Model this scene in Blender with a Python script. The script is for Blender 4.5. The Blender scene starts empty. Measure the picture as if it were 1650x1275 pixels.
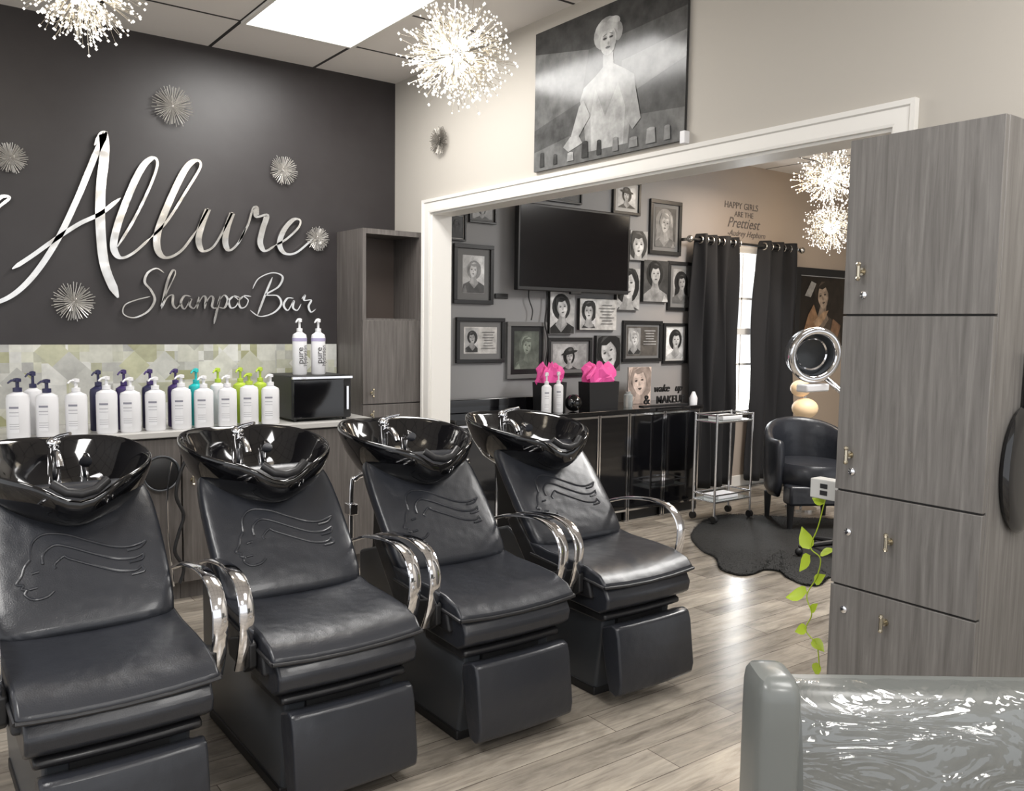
import bpy, bmesh, math, random
from mathutils import Vector, Matrix
random.seed(7)
S=bpy.context.scene; C=S.collection
PI=math.pi
# ------------------------------------------------ camera
FPX=1380.0; TH=math.radians(36.6); P=math.atan(114.5/1380); RO=0.0145; H=1.42
fh=Vector((math.sin(TH),math.cos(TH),0)); r0=Vector((math.cos(TH),-math.sin(TH),0)); zz=Vector((0,0,1))
FW=fh*math.cos(P)-zz*math.sin(P); up0=fh*math.sin(P)+zz*math.cos(P)
RT=r0*math.cos(RO)+up0*math.sin(RO); UP=up0*math.cos(RO)-r0*math.sin(RO)
EYE=Vector((0,0,H))
def ray(px,py): return FW+RT*((px-825)/FPX)+UP*((637.5-py)/FPX)
def hX(px,py,X): d=ray(px,py); return EYE+d*(X/d.x)
def hY(px,py,Y): d=ray(px,py); return EYE+d*(Y/d.y)
def hZ(px,py,Z): d=ray(px,py); return EYE+d*((Z-H)/d.z)
def hF(px,py,F): d=ray(px,py); return EYE+d*F
cd=bpy.data.cameras.new('camera'); cam=bpy.data.objects.new('camera',cd); C.objects.link(cam)
cd.sensor_width=36; cd.lens=36*FPX/1650; cd.clip_start=.02
M=Matrix.Identity(4)
for i in range(3):
    M[i][0]=RT[i]; M[i][1]=UP[i]; M[i][2]=-FW[i]; M[i][3]=EYE[i]
cam.matrix_world=M; S.camera=cam
S.view_settings.view_transform='Standard'

# ------------------------------------------------ mesh builder
def cat(pts,n=8,closed=False):
    pts=[Vector(p) for p in pts]; out=[]; L=len(pts)
    rng=range(L if closed else L-1)
    for i in rng:
        if closed: p0,p1,p2,p3=[pts[(i+k)%L] for k in (-1,0,1,2)]
        else: p0,p1,p2,p3=pts[max(i-1,0)],pts[i],pts[i+1],pts[min(i+2,L-1)]
        for k in range(n):
            t=k/n
            out.append(.5*((2*p1)+(p2-p0)*t+(2*p0-5*p1+4*p2-p3)*t*t+(3*p1-p0-3*p2+p3)*t**3))
    if not closed: out.append(pts[-1])
    return out
class MB:
    def __init__(s): s.v=[]; s.f=[]; s.col=[]; s.cur=(1,1,1)
    def add(s,vs,fs):
        b=len(s.v); s.v+= [Vector(v) for v in vs]
        for f in fs: s.f.append([b+i for i in f]); s.col.append(s.cur)
    def box(s,x0,x1,y0,y1,z0,z1):
        vs=[Vector((x,y,z)) for x in (x0,x1) for y in (y0,y1) for z in (z0,z1)]
        s.add(vs,[(0,1,3,2),(4,6,7,5),(0,4,5,1),(2,3,7,6),(0,2,6,4),(1,5,7,3)]); return s
    def rings(s,rs,cap0=True,cap1=True,closed=True):
        n=len(rs[0]); vs=[p for r in rs for p in r]; fs=[]
        for i in range(len(rs)-1):
            for j in range(n if closed else n-1):
                k=(j+1)%n; fs.append((i*n+j,i*n+k,(i+1)*n+k,(i+1)*n+j))
        if cap0: fs.append(tuple(range(n-1,-1,-1)))
        if cap1: fs.append(tuple((len(rs)-1)*n+j for j in range(n)))
        s.add(vs,fs); return s
    def tube(s,pts,r,n=8,fl=1.0):
        pts=[Vector(p) for p in pts]; L=len(pts)
        rr=r if isinstance(r,(list,tuple)) else [r]*L
        t=(pts[1]-pts[0]).normalized(); a=Vector((0,0,1)) if abs(t.z)<.9 else Vector((1,0,0))
        u=t.cross(a).normalized(); rs=[]
        for i in range(L):
            if i==0: t=pts[1]-pts[0]
            elif i==L-1: t=pts[-1]-pts[-2]
            else: t=pts[i+1]-pts[i-1]
            if t.length<1e-9: t=Vector((0,0,1))
            t.normalize(); u=(u-t*u.dot(t)); 
            if u.length<1e-6: u=t.orthogonal()
            u.normalize(); w=t.cross(u)
            rs.append([pts[i]+(u*math.cos(2*PI*k/n)+w*math.sin(2*PI*k/n)*fl)*rr[i] for k in range(n)])
        return s.rings(rs)
    def cyl(s,p0,p1,r,r1=None,n=16): return s.tube([p0,p1],[r,r if r1 is None else r1],n)
    def lathe(s,prof,c=(0,0,0),n=24,sx=1,sy=1,axis=None):
        c=Vector(c); rs=[]
        for r,z in prof:
            ring=[]
            for k in range(n):
                v=Vector((math.cos(2*PI*k/n)*r*sx,math.sin(2*PI*k/n)*r*sy,z))
                if axis is not None: v=axis@v
                ring.append(c+v)
            rs.append(ring)
        return s.rings(rs)
    def ball(s,c,r,n=12,sx=1,sy=1,sz=1):
        m=max(4,n//2); return s.lathe([(max(1e-4,math.sin(PI*i/m))*r,-math.cos(PI*i/m)*r*sz) for i in range(m+1)],c,n,sx,sy)
    def octa(s,c,r):
        c=Vector(c); s.add([c+Vector(v)*r for v in ((1,0,0),(0,1,0),(-1,0,0),(0,-1,0),(0,0,1),(0,0,-1))],[(0,1,4),(1,2,4),(2,3,4),(3,0,4),(1,0,5),(2,1,5),(3,2,5),(0,3,5)])
    def prism(s,poly,fn,d0,d1):
        a=[fn(u,v,d0) for u,v in poly]; b=[fn(u,v,d1) for u,v in poly]; return s.rings([a,b])
    def flat(s,pts): s.add(pts,[tuple(range(len(pts)))])
    def band(s,path,x0,x1,th,xs=None):
        pts=[Vector((0,p[0],p[1])) for p in path]; rs=[]
        for i,p in enumerate(pts):
            t=(pts[min(i+1,len(pts)-1)]-pts[max(i-1,0)]).normalized(); nrm=Vector((0,-t.z,t.y))
            w=xs[i] if xs else 1; xc=(x0+x1)/2; hw=(x1-x0)/2*w
            ring=[]
            for k in range(12):
                a=2*PI*k/12; cx=math.cos(a); cy=math.sin(a)
                ring.append(Vector((xc+hw*math.copysign(abs(cx)**.6,cx),0,0))+p+nrm*th/2*math.copysign(abs(cy)**.8,cy))
            rs.append(ring)
        return s.rings(rs)
def wloc(o):
    v=Vector((0,0,0))
    while o is not None: v+=o.location; o=o.parent
    return v
def build(name,mb,mat,parent=None,smooth=True,bevel=0,sub=0,origin=None,seg=3,ang=40):
    me=bpy.data.meshes.new(name); 
    if parent is not None: off=wloc(parent)
    else:
        xs=[v.x for v in mb.v]; ys=[v.y for v in mb.v]; zs=[v.z for v in mb.v]
        off=Vector(((min(xs)+max(xs))/2,(min(ys)+max(ys))/2,min(zs)))
    me.from_pydata([tuple(v-off) for v in mb.v],[],mb.f)
    if any(c!=(1,1,1) for c in mb.col):
        ca=me.color_attributes.new('Col','FLOAT_COLOR','CORNER')
        for p in me.polygons:
            c=mb.col[p.index]
            for li in p.loop_indices: ca.data[li].color=(c[0],c[1],c[2],1)
    else:
        bm=bmesh.new(); bm.from_mesh(me); bmesh.ops.recalc_face_normals(bm,faces=bm.faces); bm.to_mesh(me); bm.free()
    if smooth:
        for p in me.polygons: p.use_smooth=True
        if not sub: me.set_sharp_from_angle(angle=math.radians(ang))
    me.materials.append(mat)
    o=bpy.data.objects.new(name,me); C.objects.link(o)
    if parent is not None: o.parent=parent
    else: o.location=off
    if bevel:
        b=o.modifiers.new('bevel','BEVEL'); b.width=bevel; b.segments=seg; b.limit_method='ANGLE'; b.angle_limit=math.radians(35)
    if sub:
        b=o.modifiers.new('sub','SUBSURF'); b.levels=sub; b.render_levels=sub
    return o
def thing(name,label,cate,loc=(0,0,0),group=None):
    o=bpy.data.objects.new(name,None); C.objects.link(o); o.location=loc; o.empty_display_size=.1
    o['label']=label; o['category']=cate
    if group: o['group']=group
    return o
def tag(o,label,cate,group=None):
    o['label']=label; o['category']=cate
    if group: o['group']=group
    return o
def struct(o): o['kind']='structure'; return o
def dup(root,loc,label=None,rz=None):
    r=root.copy(); C.objects.link(r); r.location=loc
    if rz is not None: r.rotation_euler=(0,0,rz)
    if label: r['label']=label
    for ch in list(root.children):
        c=ch.copy(); C.objects.link(c); c.parent=r
        for g in list(ch.children):
            d=g.copy(); C.objects.link(d); d.parent=c
    return r
def text(name,body,size,mat,parent,rot,loc,shear=0,ext=.001,align='CENTER',spacing=1,bold=0):
    cu=bpy.data.curves.new('t','FONT'); cu.body=body; cu.size=size; cu.shear=shear; cu.extrude=ext; cu.align_x=align; cu.align_y='CENTER'; cu.space_character=spacing; cu.offset=bold; cu.resolution_u=3
    to=bpy.data.objects.new('t',cu); C.objects.link(to); bpy.context.view_layer.update()
    me=bpy.data.meshes.new_from_object(to.evaluated_get(bpy.context.evaluated_depsgraph_get()))
    bpy.data.objects.remove(to); me.transform(rot.to_4x4() if len(rot)==3 else rot)
    me.materials.clear(); me.materials.append(mat)
    o=bpy.data.objects.new(name,me); C.objects.link(o)
    if parent is not None: o.parent=parent; o.location=Vector(loc)-wloc(parent)
    else: o.location=loc
    return o
RXZ=Matrix.Rotation(PI/2,3,'X')
# ------------------------------------------------ materials
def mat(name,col,rough=.5,metal=0,coat=0,emit=0,ecol=None,spec=None,trans=0,alpha=1):
    m=bpy.data.materials.new(name); m.use_nodes=True; b=m.node_tree.nodes['Principled BSDF']
    b.inputs['Base Color'].default_value=(*col,1); b.inputs['Roughness'].default_value=rough; b.inputs['Metallic'].default_value=metal
    b.inputs['Coat Weight'].default_value=coat; b.inputs['Coat Roughness'].default_value=.08
    if emit: b.inputs['Emission Color'].default_value=(*(ecol or col),1); b.inputs['Emission Strength'].default_value=emit
    if spec is not None: b.inputs['Specular IOR Level'].default_value=spec
    b.inputs['Transmission Weight'].default_value=trans; b.inputs['Alpha'].default_value=alpha
    return m
def nodes(m): return m.node_tree.nodes,m.node_tree.links,m.node_tree.nodes['Principled BSDF']
def mapped(m,scale,obj=False,loc=(0,0,0),rot=(0,0,0)):
    N,L,b=nodes(m)
    mp=N.new('ShaderNodeMapping'); mp.inputs['Scale'].default_value=scale; mp.inputs['Location'].default_value=loc; mp.inputs['Rotation'].default_value=rot
    if obj: t=N.new('ShaderNodeTexCoord'); L.new(t.outputs['Object'],mp.inputs['Vector'])
    else: g=N.new('ShaderNodeNewGeometry'); L.new(g.outputs['Position'],mp.inputs['Vector'])
    return mp
def noise(m,mp,scale=1,detail=4,rough=.6,dist=0):
    N,L,b=nodes(m); n=N.new('ShaderNodeTexNoise'); n.inputs['Scale'].default_value=scale; n.inputs['Detail'].default_value=detail; n.inputs['Roughness'].default_value=rough; n.inputs['Distortion'].default_value=dist
    L.new(mp.outputs[0],n.inputs['Vector']); return n
def ramp(m,src,stops,const=False):
    N,L,b=nodes(m); r=N.new('ShaderNodeValToRGB'); e=r.color_ramp.elements
    if const: r.color_ramp.interpolation='CONSTANT'
    while len(e)<len(stops): e.new(.5)
    for k,(p,c) in enumerate(stops): e[k].position=p; e[k].color=(*c,1)
    L.new(src,r.inputs['Fac']); return r
def bump(m,src,st=.2,dist=.01):
    N,L,b=nodes(m); bp=N.new('ShaderNodeBump'); bp.inputs['Strength'].default_value=st; bp.inputs['Distance'].default_value=dist
    L.new(src,bp.inputs['Height']); L.new(bp.outputs[0],b.inputs['Normal'])
def mult(m,a,c):
    N,L,b=nodes(m); mx=N.new('ShaderNodeMix'); mx.data_type='RGBA'; mx.blend_type='MULTIPLY'; mx.inputs['Factor'].default_value=1; L.new(a,mx.inputs['A']); L.new(c,mx.inputs['B']); return mx.outputs['Result']
def woodm(name,a,bb,scale=(18,18,.9),rough=.45):
    m=mat(name,a,rough); N,L,b=nodes(m)
    mp=mapped(m,scale); n=noise(m,mp,3,7,.66,.5)
    r=ramp(m,n.outputs['Fac'],[(.3,a),(.52,tuple((x+y)/2 for x,y in zip(a,bb))),(.7,bb)])
    L.new(r.outputs[0],b.inputs['Base Color']); bump(m,n.outputs['Fac'],.08,.003); return m
def leather(name,col,rough):
    m=mat(name,col,rough,coat=.12); mp=mapped(m,(1,1,1),True); n=noise(m,mp,260,3); n2=noise(m,mp,9,2)
    N,L,b=nodes(m); mx=N.new('ShaderNodeMath'); mx.operation='MULTIPLY_ADD'; mx.inputs[1].default_value=10; L.new(n2.outputs['Fac'],mx.inputs[0]); L.new(n.outputs['Fac'],mx.inputs[2])
    bump(m,mx.outputs[0],.25,.0022); return m
m_locker=woodm('locker_wood',(.112,.104,.097),(.218,.207,.195))
m_wood=woodm('cabinet_wood',(.082,.072,.066),(.165,.150,.140))
m_wood_in=mat('cabinet_inside',(.10,.078,.068),.5)
m_edge=mat('dark_edge',(.03,.027,.025),.5)
m_counter=mat('counter_stone',(.50,.49,.47),.3)
m_leather=leather('black_leather',(.021,.023,.029),.32)
m_leather2=leather('black_leather_soft',(.013,.013,.015),.42)
m_plastic=mat('grey_plastic',(.060,.066,.075),.3)
m_blackgloss=mat('black_gloss',(.004,.004,.005),.06,coat=.5)
m_black=mat('black_matte',(.012,.012,.013),.45)
m_blackframe=mat('black_frame',(.016,.016,.017),.35)
m_chrome=mat('chrome',(.85,.85,.87),.08,1)
m_mirror=mat('mirror_steel',(.76,.75,.73),.2,1)
mpm=mapped(m_mirror,(1,1,1)); nm_=noise(m_mirror,mpm,5,2); bump(m_mirror,nm_.outputs['Fac'],.35,.03)
m_spike=mat('spike_silver',(.66,.64,.61),.42,.7)
m_spike2=mat('spike_pewter',(.30,.28,.25),.4,.6)
m_silver=mat('silver',(.6,.58,.55),.25,1)
m_rod=mat('dark_rod',(.06,.06,.06),.35,.6)
m_brass=mat('brass',(.62,.56,.44),.25,1)
m_white=mat('white_paint',(.80,.78,.74),.4)
m_whiteplastic=mat('white_plastic',(.80,.80,.82),.3)
m_outlet=mat('outlet_plastic',(.52,.52,.50),.35)
m_beige=mat('beige_paint',(.46,.43,.385),.75)
m_bright=mat('panel_glow',(1,1,1),.5,emit=3.2)
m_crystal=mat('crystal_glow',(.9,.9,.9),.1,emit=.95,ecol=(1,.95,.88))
m_rodm=mat('chandelier_rod',(.6,.57,.5),.25,1,emit=.10,ecol=(1,.85,.65))
m_bulb=mat('bulb',(1,1,1),.3,emit=14,ecol=(1,.92,.8))
m_curtain=mat('curtain_cloth',(.010,.010,.012),.8)
m_glass=mat('pale_glass',(.7,.75,.75),.08,trans=.6)
m_pink=mat('pink_tissue',(.85,.10,.38),.6,emit=.04)
m_leaf=mat('leaf_green',(.42,.55,.04),.4)
m_cream=mat('cream_shade',(.85,.62,.38),.5,emit=.2)
m_greychair=mat('grey_vinyl',(.165,.175,.168),.32,coat=.1)
m_screen=mat('tv_screen',(.004,.003,.004),.12)
m_text=mat('lettering_dark',(.045,.04,.04),.5)
m_faint=mat('lettering_faint',(.13,.115,.11),.6)
m_mat=mat('mat_board',(.55,.54,.52),.7)
m_matg=mat('mat_board_grey',(.18,.18,.18),.7)
m_canvas=mat('canvas_edge',(.03,.03,.03),.6)
def printm(name,rough,spec):
    m=mat(name,(1,1,1),rough,spec=spec); N,L,b=nodes(m); a=N.new('ShaderNodeAttribute'); a.attribute_name='Col'
    nz=noise(m,mapped(m,(1,1,1)),16,3,.55); rr=ramp(m,nz.outputs['Fac'],[(.3,(.62,.62,.62)),(.7,(1.2,1.2,1.2))]); L.new(mult(m,a.outputs['Color'],rr.outputs[0]),b.inputs['Base Color']); return m
m_print=printm('print_colour',.4,.4); m_gloss=printm('print_gloss',.15,.22)
m_dark=mat('dark_paint',(.022,.020,.022),.42); mp=mapped(m_dark,(1,1,1)); n=noise(m_dark,mp,3,5)
N,L,b=nodes(m_dark); r=ramp(m_dark,n.outputs['Fac'],[(.3,(.025,.021,.022)),(.7,(.035,.031,.032))]); L.new(r.outputs[0],b.inputs['Base Color'])
m_gal=mat('gallery_paint_with_glow',(.15,.15,.155),.7); N,L,b=nodes(m_gal); g=N.new('ShaderNodeNewGeometry'); sx=N.new('ShaderNodeSeparateXYZ'); L.new(g.outputs['Position'],sx.inputs[0])
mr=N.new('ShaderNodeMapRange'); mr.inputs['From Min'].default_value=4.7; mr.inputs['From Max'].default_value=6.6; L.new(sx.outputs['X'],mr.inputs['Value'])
r=ramp(m_gal,mr.outputs[0],[(0,(.31,.31,.315)),(.5,(.34,.31,.295)),(1,(.44,.35,.27))]); L.new(r.outputs[0],b.inputs['Base Color'])  # grey paint fades to tan: warm lamp glow put into the colour
# mosaic
m_mos=mat('shell_mosaic',(.5,.5,.4),.25); N,L,b=nodes(m_mos)
def cells(sx_,sz_,loc,rot=(0,0,0)):
    mp=mapped(m_mos,(sx_,0,sz_),loc=loc,rot=rot); v=N.new('ShaderNodeVectorMath'); v.operation='FLOOR'; L.new(mp.outputs[0],v.inputs[0])
    w=N.new('ShaderNodeTexWhiteNoise'); w.noise_dimensions='3D'; L.new(v.outputs[0],w.inputs['Vector']); return w
w1=cells(19,19,(0,0,.3)); w2=cells(9,9,(3,0,.3)); w5=cells(9,9,(9,0,.1),(0,PI/4,0))
cr=[(0,(.62,.62,.58)),(.2,(.50,.50,.44)),(.34,(.33,.33,.19)),(.46,(.60,.60,.57)),(.6,(.38,.38,.37)),(.74,(.48,.48,.34)),(.86,(.68,.68,.66)),(1,(.56,.56,.55))]
def mixn(fac,a,c):
    mx=N.new('ShaderNodeMix'); mx.data_type='RGBA'; L.new(fac,mx.inputs['Factor']); L.new(a,mx.inputs['A']); L.new(c,mx.inputs['B']); return mx.outputs['Result']
def sel(src,off,th):
    w4=N.new('ShaderNodeTexWhiteNoise'); w4.noise_dimensions='3D'; ad=N.new('ShaderNodeVectorMath'); ad.inputs[1].default_value=off
    L.new(src.inputs['Vector'].links[0].from_socket,ad.inputs[0]); L.new(ad.outputs[0],w4.inputs['Vector'])
    gt=N.new('ShaderNodeMath'); gt.operation='GREATER_THAN'; gt.inputs[1].default_value=th; L.new(w4.outputs['Value'],gt.inputs[0]); return gt.outputs[0]
ra=ramp(m_mos,w1.outputs['Value'],cr); rb=ramp(m_mos,w2.outputs['Value'],cr); rc=ramp(m_mos,w5.outputs['Value'],cr)
q=mixn(sel(w2,(7,3,1),.5),ra.outputs[0],rb.outputs[0]); q=mixn(sel(w5,(2,8,4),.72),q,rc.outputs[0])
nn_=noise(m_mos,mapped(m_mos,(1,1,1)),14,3); rn=ramp(m_mos,nn_.outputs['Fac'],[(.3,(.82,.82,.80)),(.7,(1.08,1.08,1.05))])
L.new(mult(m_mos,q,rn.outputs[0]),b.inputs['Base Color'])
# floor
m_floor=mat('plank_floor',(.3,.27,.23),.22); N,L,b=nodes(m_floor)
mp=mapped(m_floor,(1,1,1)); br=N.new('ShaderNodeTexBrick'); L.new(mp.outputs[0],br.inputs['Vector'])
br.inputs['Scale'].default_value=1; br.inputs['Brick Width'].default_value=1.25; br.inputs['Row Height'].default_value=.15; br.inputs['Mortar Size'].default_value=.0016
br.inputs['Color1'].default_value=(.27,.243,.21,1); br.inputs['Color2'].default_value=(.45,.41,.355,1); br.inputs['Mortar'].default_value=(.12,.10,.085,1); br.offset=.37
mp2=mapped(m_floor,(1.0,9,1)); n=noise(m_floor,mp2,2.2,9,.68,1.0); r=ramp(m_floor,n.outputs['Fac'],[(.30,(.42,.40,.38)),(.45,(.80,.78,.76)),(.55,(.95,.935,.91)),(.72,(1.18,1.15,1.1))])
n3=noise(m_floor,mapped(m_floor,(2.2,4.5,1)),1.6,4,.6,.6); r3=ramp(m_floor,n3.outputs['Fac'],[(.32,(.68,.67,.66)),(.5,(.95,.95,.95)),(.7,(1.1,1.09,1.07))])
L.new(mult(m_floor,mult(m_floor,br.outputs['Color'],r.outputs[0]),r3.outputs[0]),b.inputs['Base Color'])
bump(m_floor,n.outputs['Fac'],.04,.004)
# ceiling tiles
YW=4.9; XW=2.688; ZC=2.92
m_ceil=mat('ceiling_tile',(.40,.38,.36),.8); N,L,b=nodes(m_ceil)
mp=mapped(m_ceil,(1/.61,1/.61,1),loc=(-2.145/.61,-4.394/.61,0)); fr=N.new('ShaderNodeVectorMath'); fr.operation='FRACTION'; L.new(mp.outputs[0],fr.inputs[0]); sp=N.new('ShaderNodeSeparateXYZ'); L.new(fr.outputs[0],sp.inputs[0])
def edge(ch):
    a=N.new('ShaderNodeMath'); a.operation='SUBTRACT'; a.inputs[1].default_value=.5; L.new(sp.outputs[ch],a.inputs[0])
    c=N.new('ShaderNodeMath'); c.operation='ABSOLUTE'; L.new(a.outputs[0],c.inputs[0]); d=N.new('ShaderNodeMath'); d.operation='GREATER_THAN'; d.inputs[1].default_value=.484; L.new(c.outputs[0],d.inputs[0]); return d
e1=edge('X'); e2=edge('Y'); mm=N.new('ShaderNodeMath'); mm.operation='MAXIMUM'; L.new(e1.outputs[0],mm.inputs[0]); L.new(e2.outputs[0],mm.inputs[1])
r=ramp(m_ceil,mm.outputs[0],[(.4,(.80,.765,.735)),(.6,(.03,.027,.027))]); L.new(r.outputs[0],b.inputs['Base Color'])

# ------------------------------------------------ shell
struct(build('floor',MB().box(-3.5,9.6,-3.5,5.1,-.05,0),m_floor,smooth=False))
struct(build('ceiling',MB().box(-3.5,XW,-3.5,YW,ZC,ZC+.05),m_ceil,smooth=False))
ZG=2.83
struct(build('ceiling_gallery',MB().box(XW+.14,9.5,-3.5,YW,ZG,ZG+.05),m_ceil,smooth=False))
zs1=hY(300,555,YW).z
ZT=.872
struct(build('wall_back',MB().box(-3.5,XW,YW,YW+.1,0,ZC),m_dark,smooth=False))
struct(build('trim_1',MB().box(-3.5,XW-.41,YW-.012,YW,ZT,zs1),m_mos,smooth=False))
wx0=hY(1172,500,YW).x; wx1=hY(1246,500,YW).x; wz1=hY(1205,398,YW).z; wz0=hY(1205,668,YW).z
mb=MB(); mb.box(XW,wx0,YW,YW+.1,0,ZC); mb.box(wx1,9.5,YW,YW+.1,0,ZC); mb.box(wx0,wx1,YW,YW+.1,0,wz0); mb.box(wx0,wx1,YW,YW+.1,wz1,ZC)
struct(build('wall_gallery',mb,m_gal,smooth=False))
struct(build('wall_far',MB().box(9.5,9.6,-3.5,5,0,ZC),m_beige,smooth=False))
w=struct(build('window_1',MB().box(wx0,wx1,YW+.02,YW+.06,(wz0+wz1)/2-.03,(wz0+wz1)/2+.03).box(wx0,wx0+.05,YW-.01,YW+.08,wz0,wz1).box(wx1-.05,wx1,YW-.01,YW+.08,wz0,wz1).box(wx0,wx1,YW-.01,YW+.08,wz1-.06,wz1).box(wx0,wx1,YW-.03,YW+.08,wz0,wz0+.05),m_white,bevel=.004))
mb=MB(); zm=(wz0+wz1)/2; mb.box(wx0+.05,wx1-.05,YW+.035,YW+.05,zm+.28,zm+.3)
for k in (1,2): 
    x=wx0+.05+(wx1-wx0-.1)*k/3; mb.box(x-.008,x+.008,YW+.035,YW+.05,wz0+.05,wz1-.06)
mb.box(wx0+.05,wx1-.05,YW+.035,YW+.05,zm-.3,zm-.28)
build('window_muntins',mb,m_white,w,smooth=False)
# partition with opening
cw=.078; yo=hX(684,420,XW).y; YL=yo-cw; YR=hX(1481,170,XW).y+cw; zo=hX(900,279,XW).z; ZO=zo-cw
TW=min(.14,max(.08,hY(725,500,YL).x-XW))
mb=MB(); mb.box(XW,XW+TW,YL,YW,0,ZC); mb.box(XW,XW+TW,YR,YL,ZO,ZC); mb.box(XW,XW+TW,-3.5,YR,0,ZC)
struct(build('wall_right',mb,m_beige,smooth=False))
prof=[(0,0),(0,.014),(.12,.016),(.72,.016),(.78,.022),(1,.024),(1,0)]
def pr(fn): return [Vector((XW-d,*fn(o*cw))) for o,d in prof]
rs=[pr(lambda o:(YL+o,0)),pr(lambda o:(YL+o,ZO+o)),pr(lambda o:(YR-o,ZO+o)),pr(lambda o:(YR-o,0))]
struct(build('trim_2',MB().rings(rs),m_white,smooth=False))
mb=MB(); mb.box(XW,XW+TW,YL-.012,YL,0,ZO); mb.box(XW,XW+TW,YR,YR+.012,0,ZO); mb.box(XW,XW+TW,YR+.012,YL-.012,ZO-.012,ZO)
struct(build('trim_3',mb,m_white,smooth=False))
struct(build('baseboard_gallery',MB().box(XW+TW,9.5,YW-.015,YW,0,.1),m_white,bevel=.004))
# ------------------------------------------------ ceiling lights
def area(loc,sx,sy,e,col=(1,.975,.94),rot=(0,0,0)):
    l=bpy.data.lights.new('area','AREA'); l.shape='RECTANGLE'; l.size=sx; l.size_y=sy; l.energy=e; l.color=col
    o=bpy.data.objects.new('area_lamp',l); C.objects.link(o); o.location=loc; o.rotation_euler=rot; return o
pl=[(1.84,3.78,ZC,'rectangular ceiling light panel between the two front chandeliers'),(-.6,1.95,ZC,'ceiling light panel above the left of the room, out of frame'),(1.84,.12,ZC,'ceiling light panel near the tall lockers, out of frame'),(.62,-1.7,ZC,'ceiling light panel behind the viewpoint'),(5.3,2.6,ZG,'ceiling light panel over the makeup room')]
for i,(x,y,z,lb) in enumerate(pl):
    t=thing('ceiling_light',lb,'ceiling light',(x,y,z-.02),'recessed ceiling light panels')
    build('diffuser',MB().box(x-.29,x+.29,y-.6,y+.6,z-.012,z-.004),m_bright,t,smooth=False)
    mb=MB(); 
    for s in (-1,1): mb.box(x+s*.297-.01,x+s*.297+.01,y-.615,y+.615,z-.016,z-.002); mb.box(x-.287,x+.287,y+s*.607-.01,y+s*.607+.01,z-.0165,z-.0025)
    build('frame',mb,m_white,t,smooth=False)
    area((x,y,z-.03),.56,1.18,[38,48,34,54,92][i])
# ------------------------------------------------ ribbons (script lettering)
def ribbon(mb,pts,wmin,wmax,Y,th=.014,lift=.02):
    P3=[hY(x,y,Y) for x,y in pts]; c=cat([(p.x,p.z,0) for p in P3],10); n=len(c); px=1/300.0
    fr=[];
    for i,p in enumerate(c):
        t=(c[min(i+1,n-1)]-c[max(i-1,0)]).normalized(); dn=max(0,-t.y)
        e=min(1,min(i,n-1-i)/5+.2)
        w=(wmin+(wmax-wmin)*dn**1.3)*px*e/2; nn=Vector((-t.y,t.x,0))
        a=p+nn*w; b_=p-nn*w
        fr.append([Vector((a.x,Y-lift-th,a.y)),Vector((b_.x,Y-lift-th,b_.y)),Vector((b_.x,Y-lift,b_.y)),Vector((a.x,Y-lift,a.y))])
    mb.rings(fr)
mb=MB()
A=[([(170,214),(152,250),(124,318),(92,385),(56,440),(20,475),(-20,492),(-60,498)],4.5,9),
   ([(150,236),(163,216),(166,250),(160,310),(160,370),(167,430),(188,480)],5,14),
   ([(18,434),(50,413),(85,388),(125,362),(160,345),(192,320)],6,7),
   ([(-60,350),(-20,345),(0,332),(14,320),(2,318),(-14,330)],4,7),
   ([(186,400),(215,352),(240,300),(251,266),(244,256),(226,272),(204,318),(186,368),(181,400),(192,416),(213,408),(240,384)],4,11),
   ([(240,384),(266,358),(298,308),(320,270),(313,260),(296,274),(272,322),(252,374),(252,404),(266,416),(290,404),(314,372)],4,11),
   ([(314,372),(332,338),(323,362),(317,388),(324,405),(341,398),(358,370),(371,344),(363,368),(360,392),(367,404),(381,392),(393,368)],3.5,10),
   ([(381,392),(396,364),(404,338),(409,336),(411,350),(426,348),(420,370),(416,392),(424,405),(440,396)],3.5,10),
   ([(440,396),(458,386),(477,368),(480,356),(469,355),(454,372),(447,394),(456,409),(475,407),(502,384)],3.5,9.5)]
for p in A: ribbon(mb,p[0],p[1],p[2],YW)
tag(build('wall_sign',mb,m_mirror),'large mirrored silver script lettering across the dark wall','sign')
mb=MB()
Bp=[[(262,440),(250,433),(236,440),(231,455),(241,468),(247,484),(236,502),(214,512),(197,506),(199,492),(216,484),(240,478)],
 [(256,494),(268,468),(280,442),(276,436),(267,456),(258,498)],[(258,498),(267,480),(276,476),(276,490),(282,497),(290,488)],
 [(305,478),(295,477),(289,488),(295,498),(305,482),(303,492),(310,497),(317,486)],
 [(318,478),(315,498)],[(316,492),(324,478),(329,481),(327,498)],[(327,492),(336,478),(341,481),(339,494),(346,496),(351,484)],
 [(352,477),(347,500),(342,522)],[(349,487),(358,476),(364,483),(359,496),(349,495)],
 [(374,477),(366,485),(369,496),(377,494),(381,484),(374,477),(384,480)],[(390,477),(382,485),(385,496),(393,494),(397,484),(390,477),(402,478)],
 [(436,447),(424,476),(412,508)],[(404,466),(414,449),(436,440),(452,446),(446,462),(426,475),(444,477),(450,490),(438,504),(416,510),(400,500)],
 [(470,481),(460,481),(454,492),(461,500),(470,485),(469,496),(476,500),(482,490)],[(483,482),(488,476),(487,484),(498,484),(494,494),(498,503),(506,498)]]
for p in Bp: ribbon(mb,p,1.8,3.9,YW,.01)
tag(build('wall_sign',mb,m_mirror),'smaller thin silver script lettering under the large sign','sign')
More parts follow.
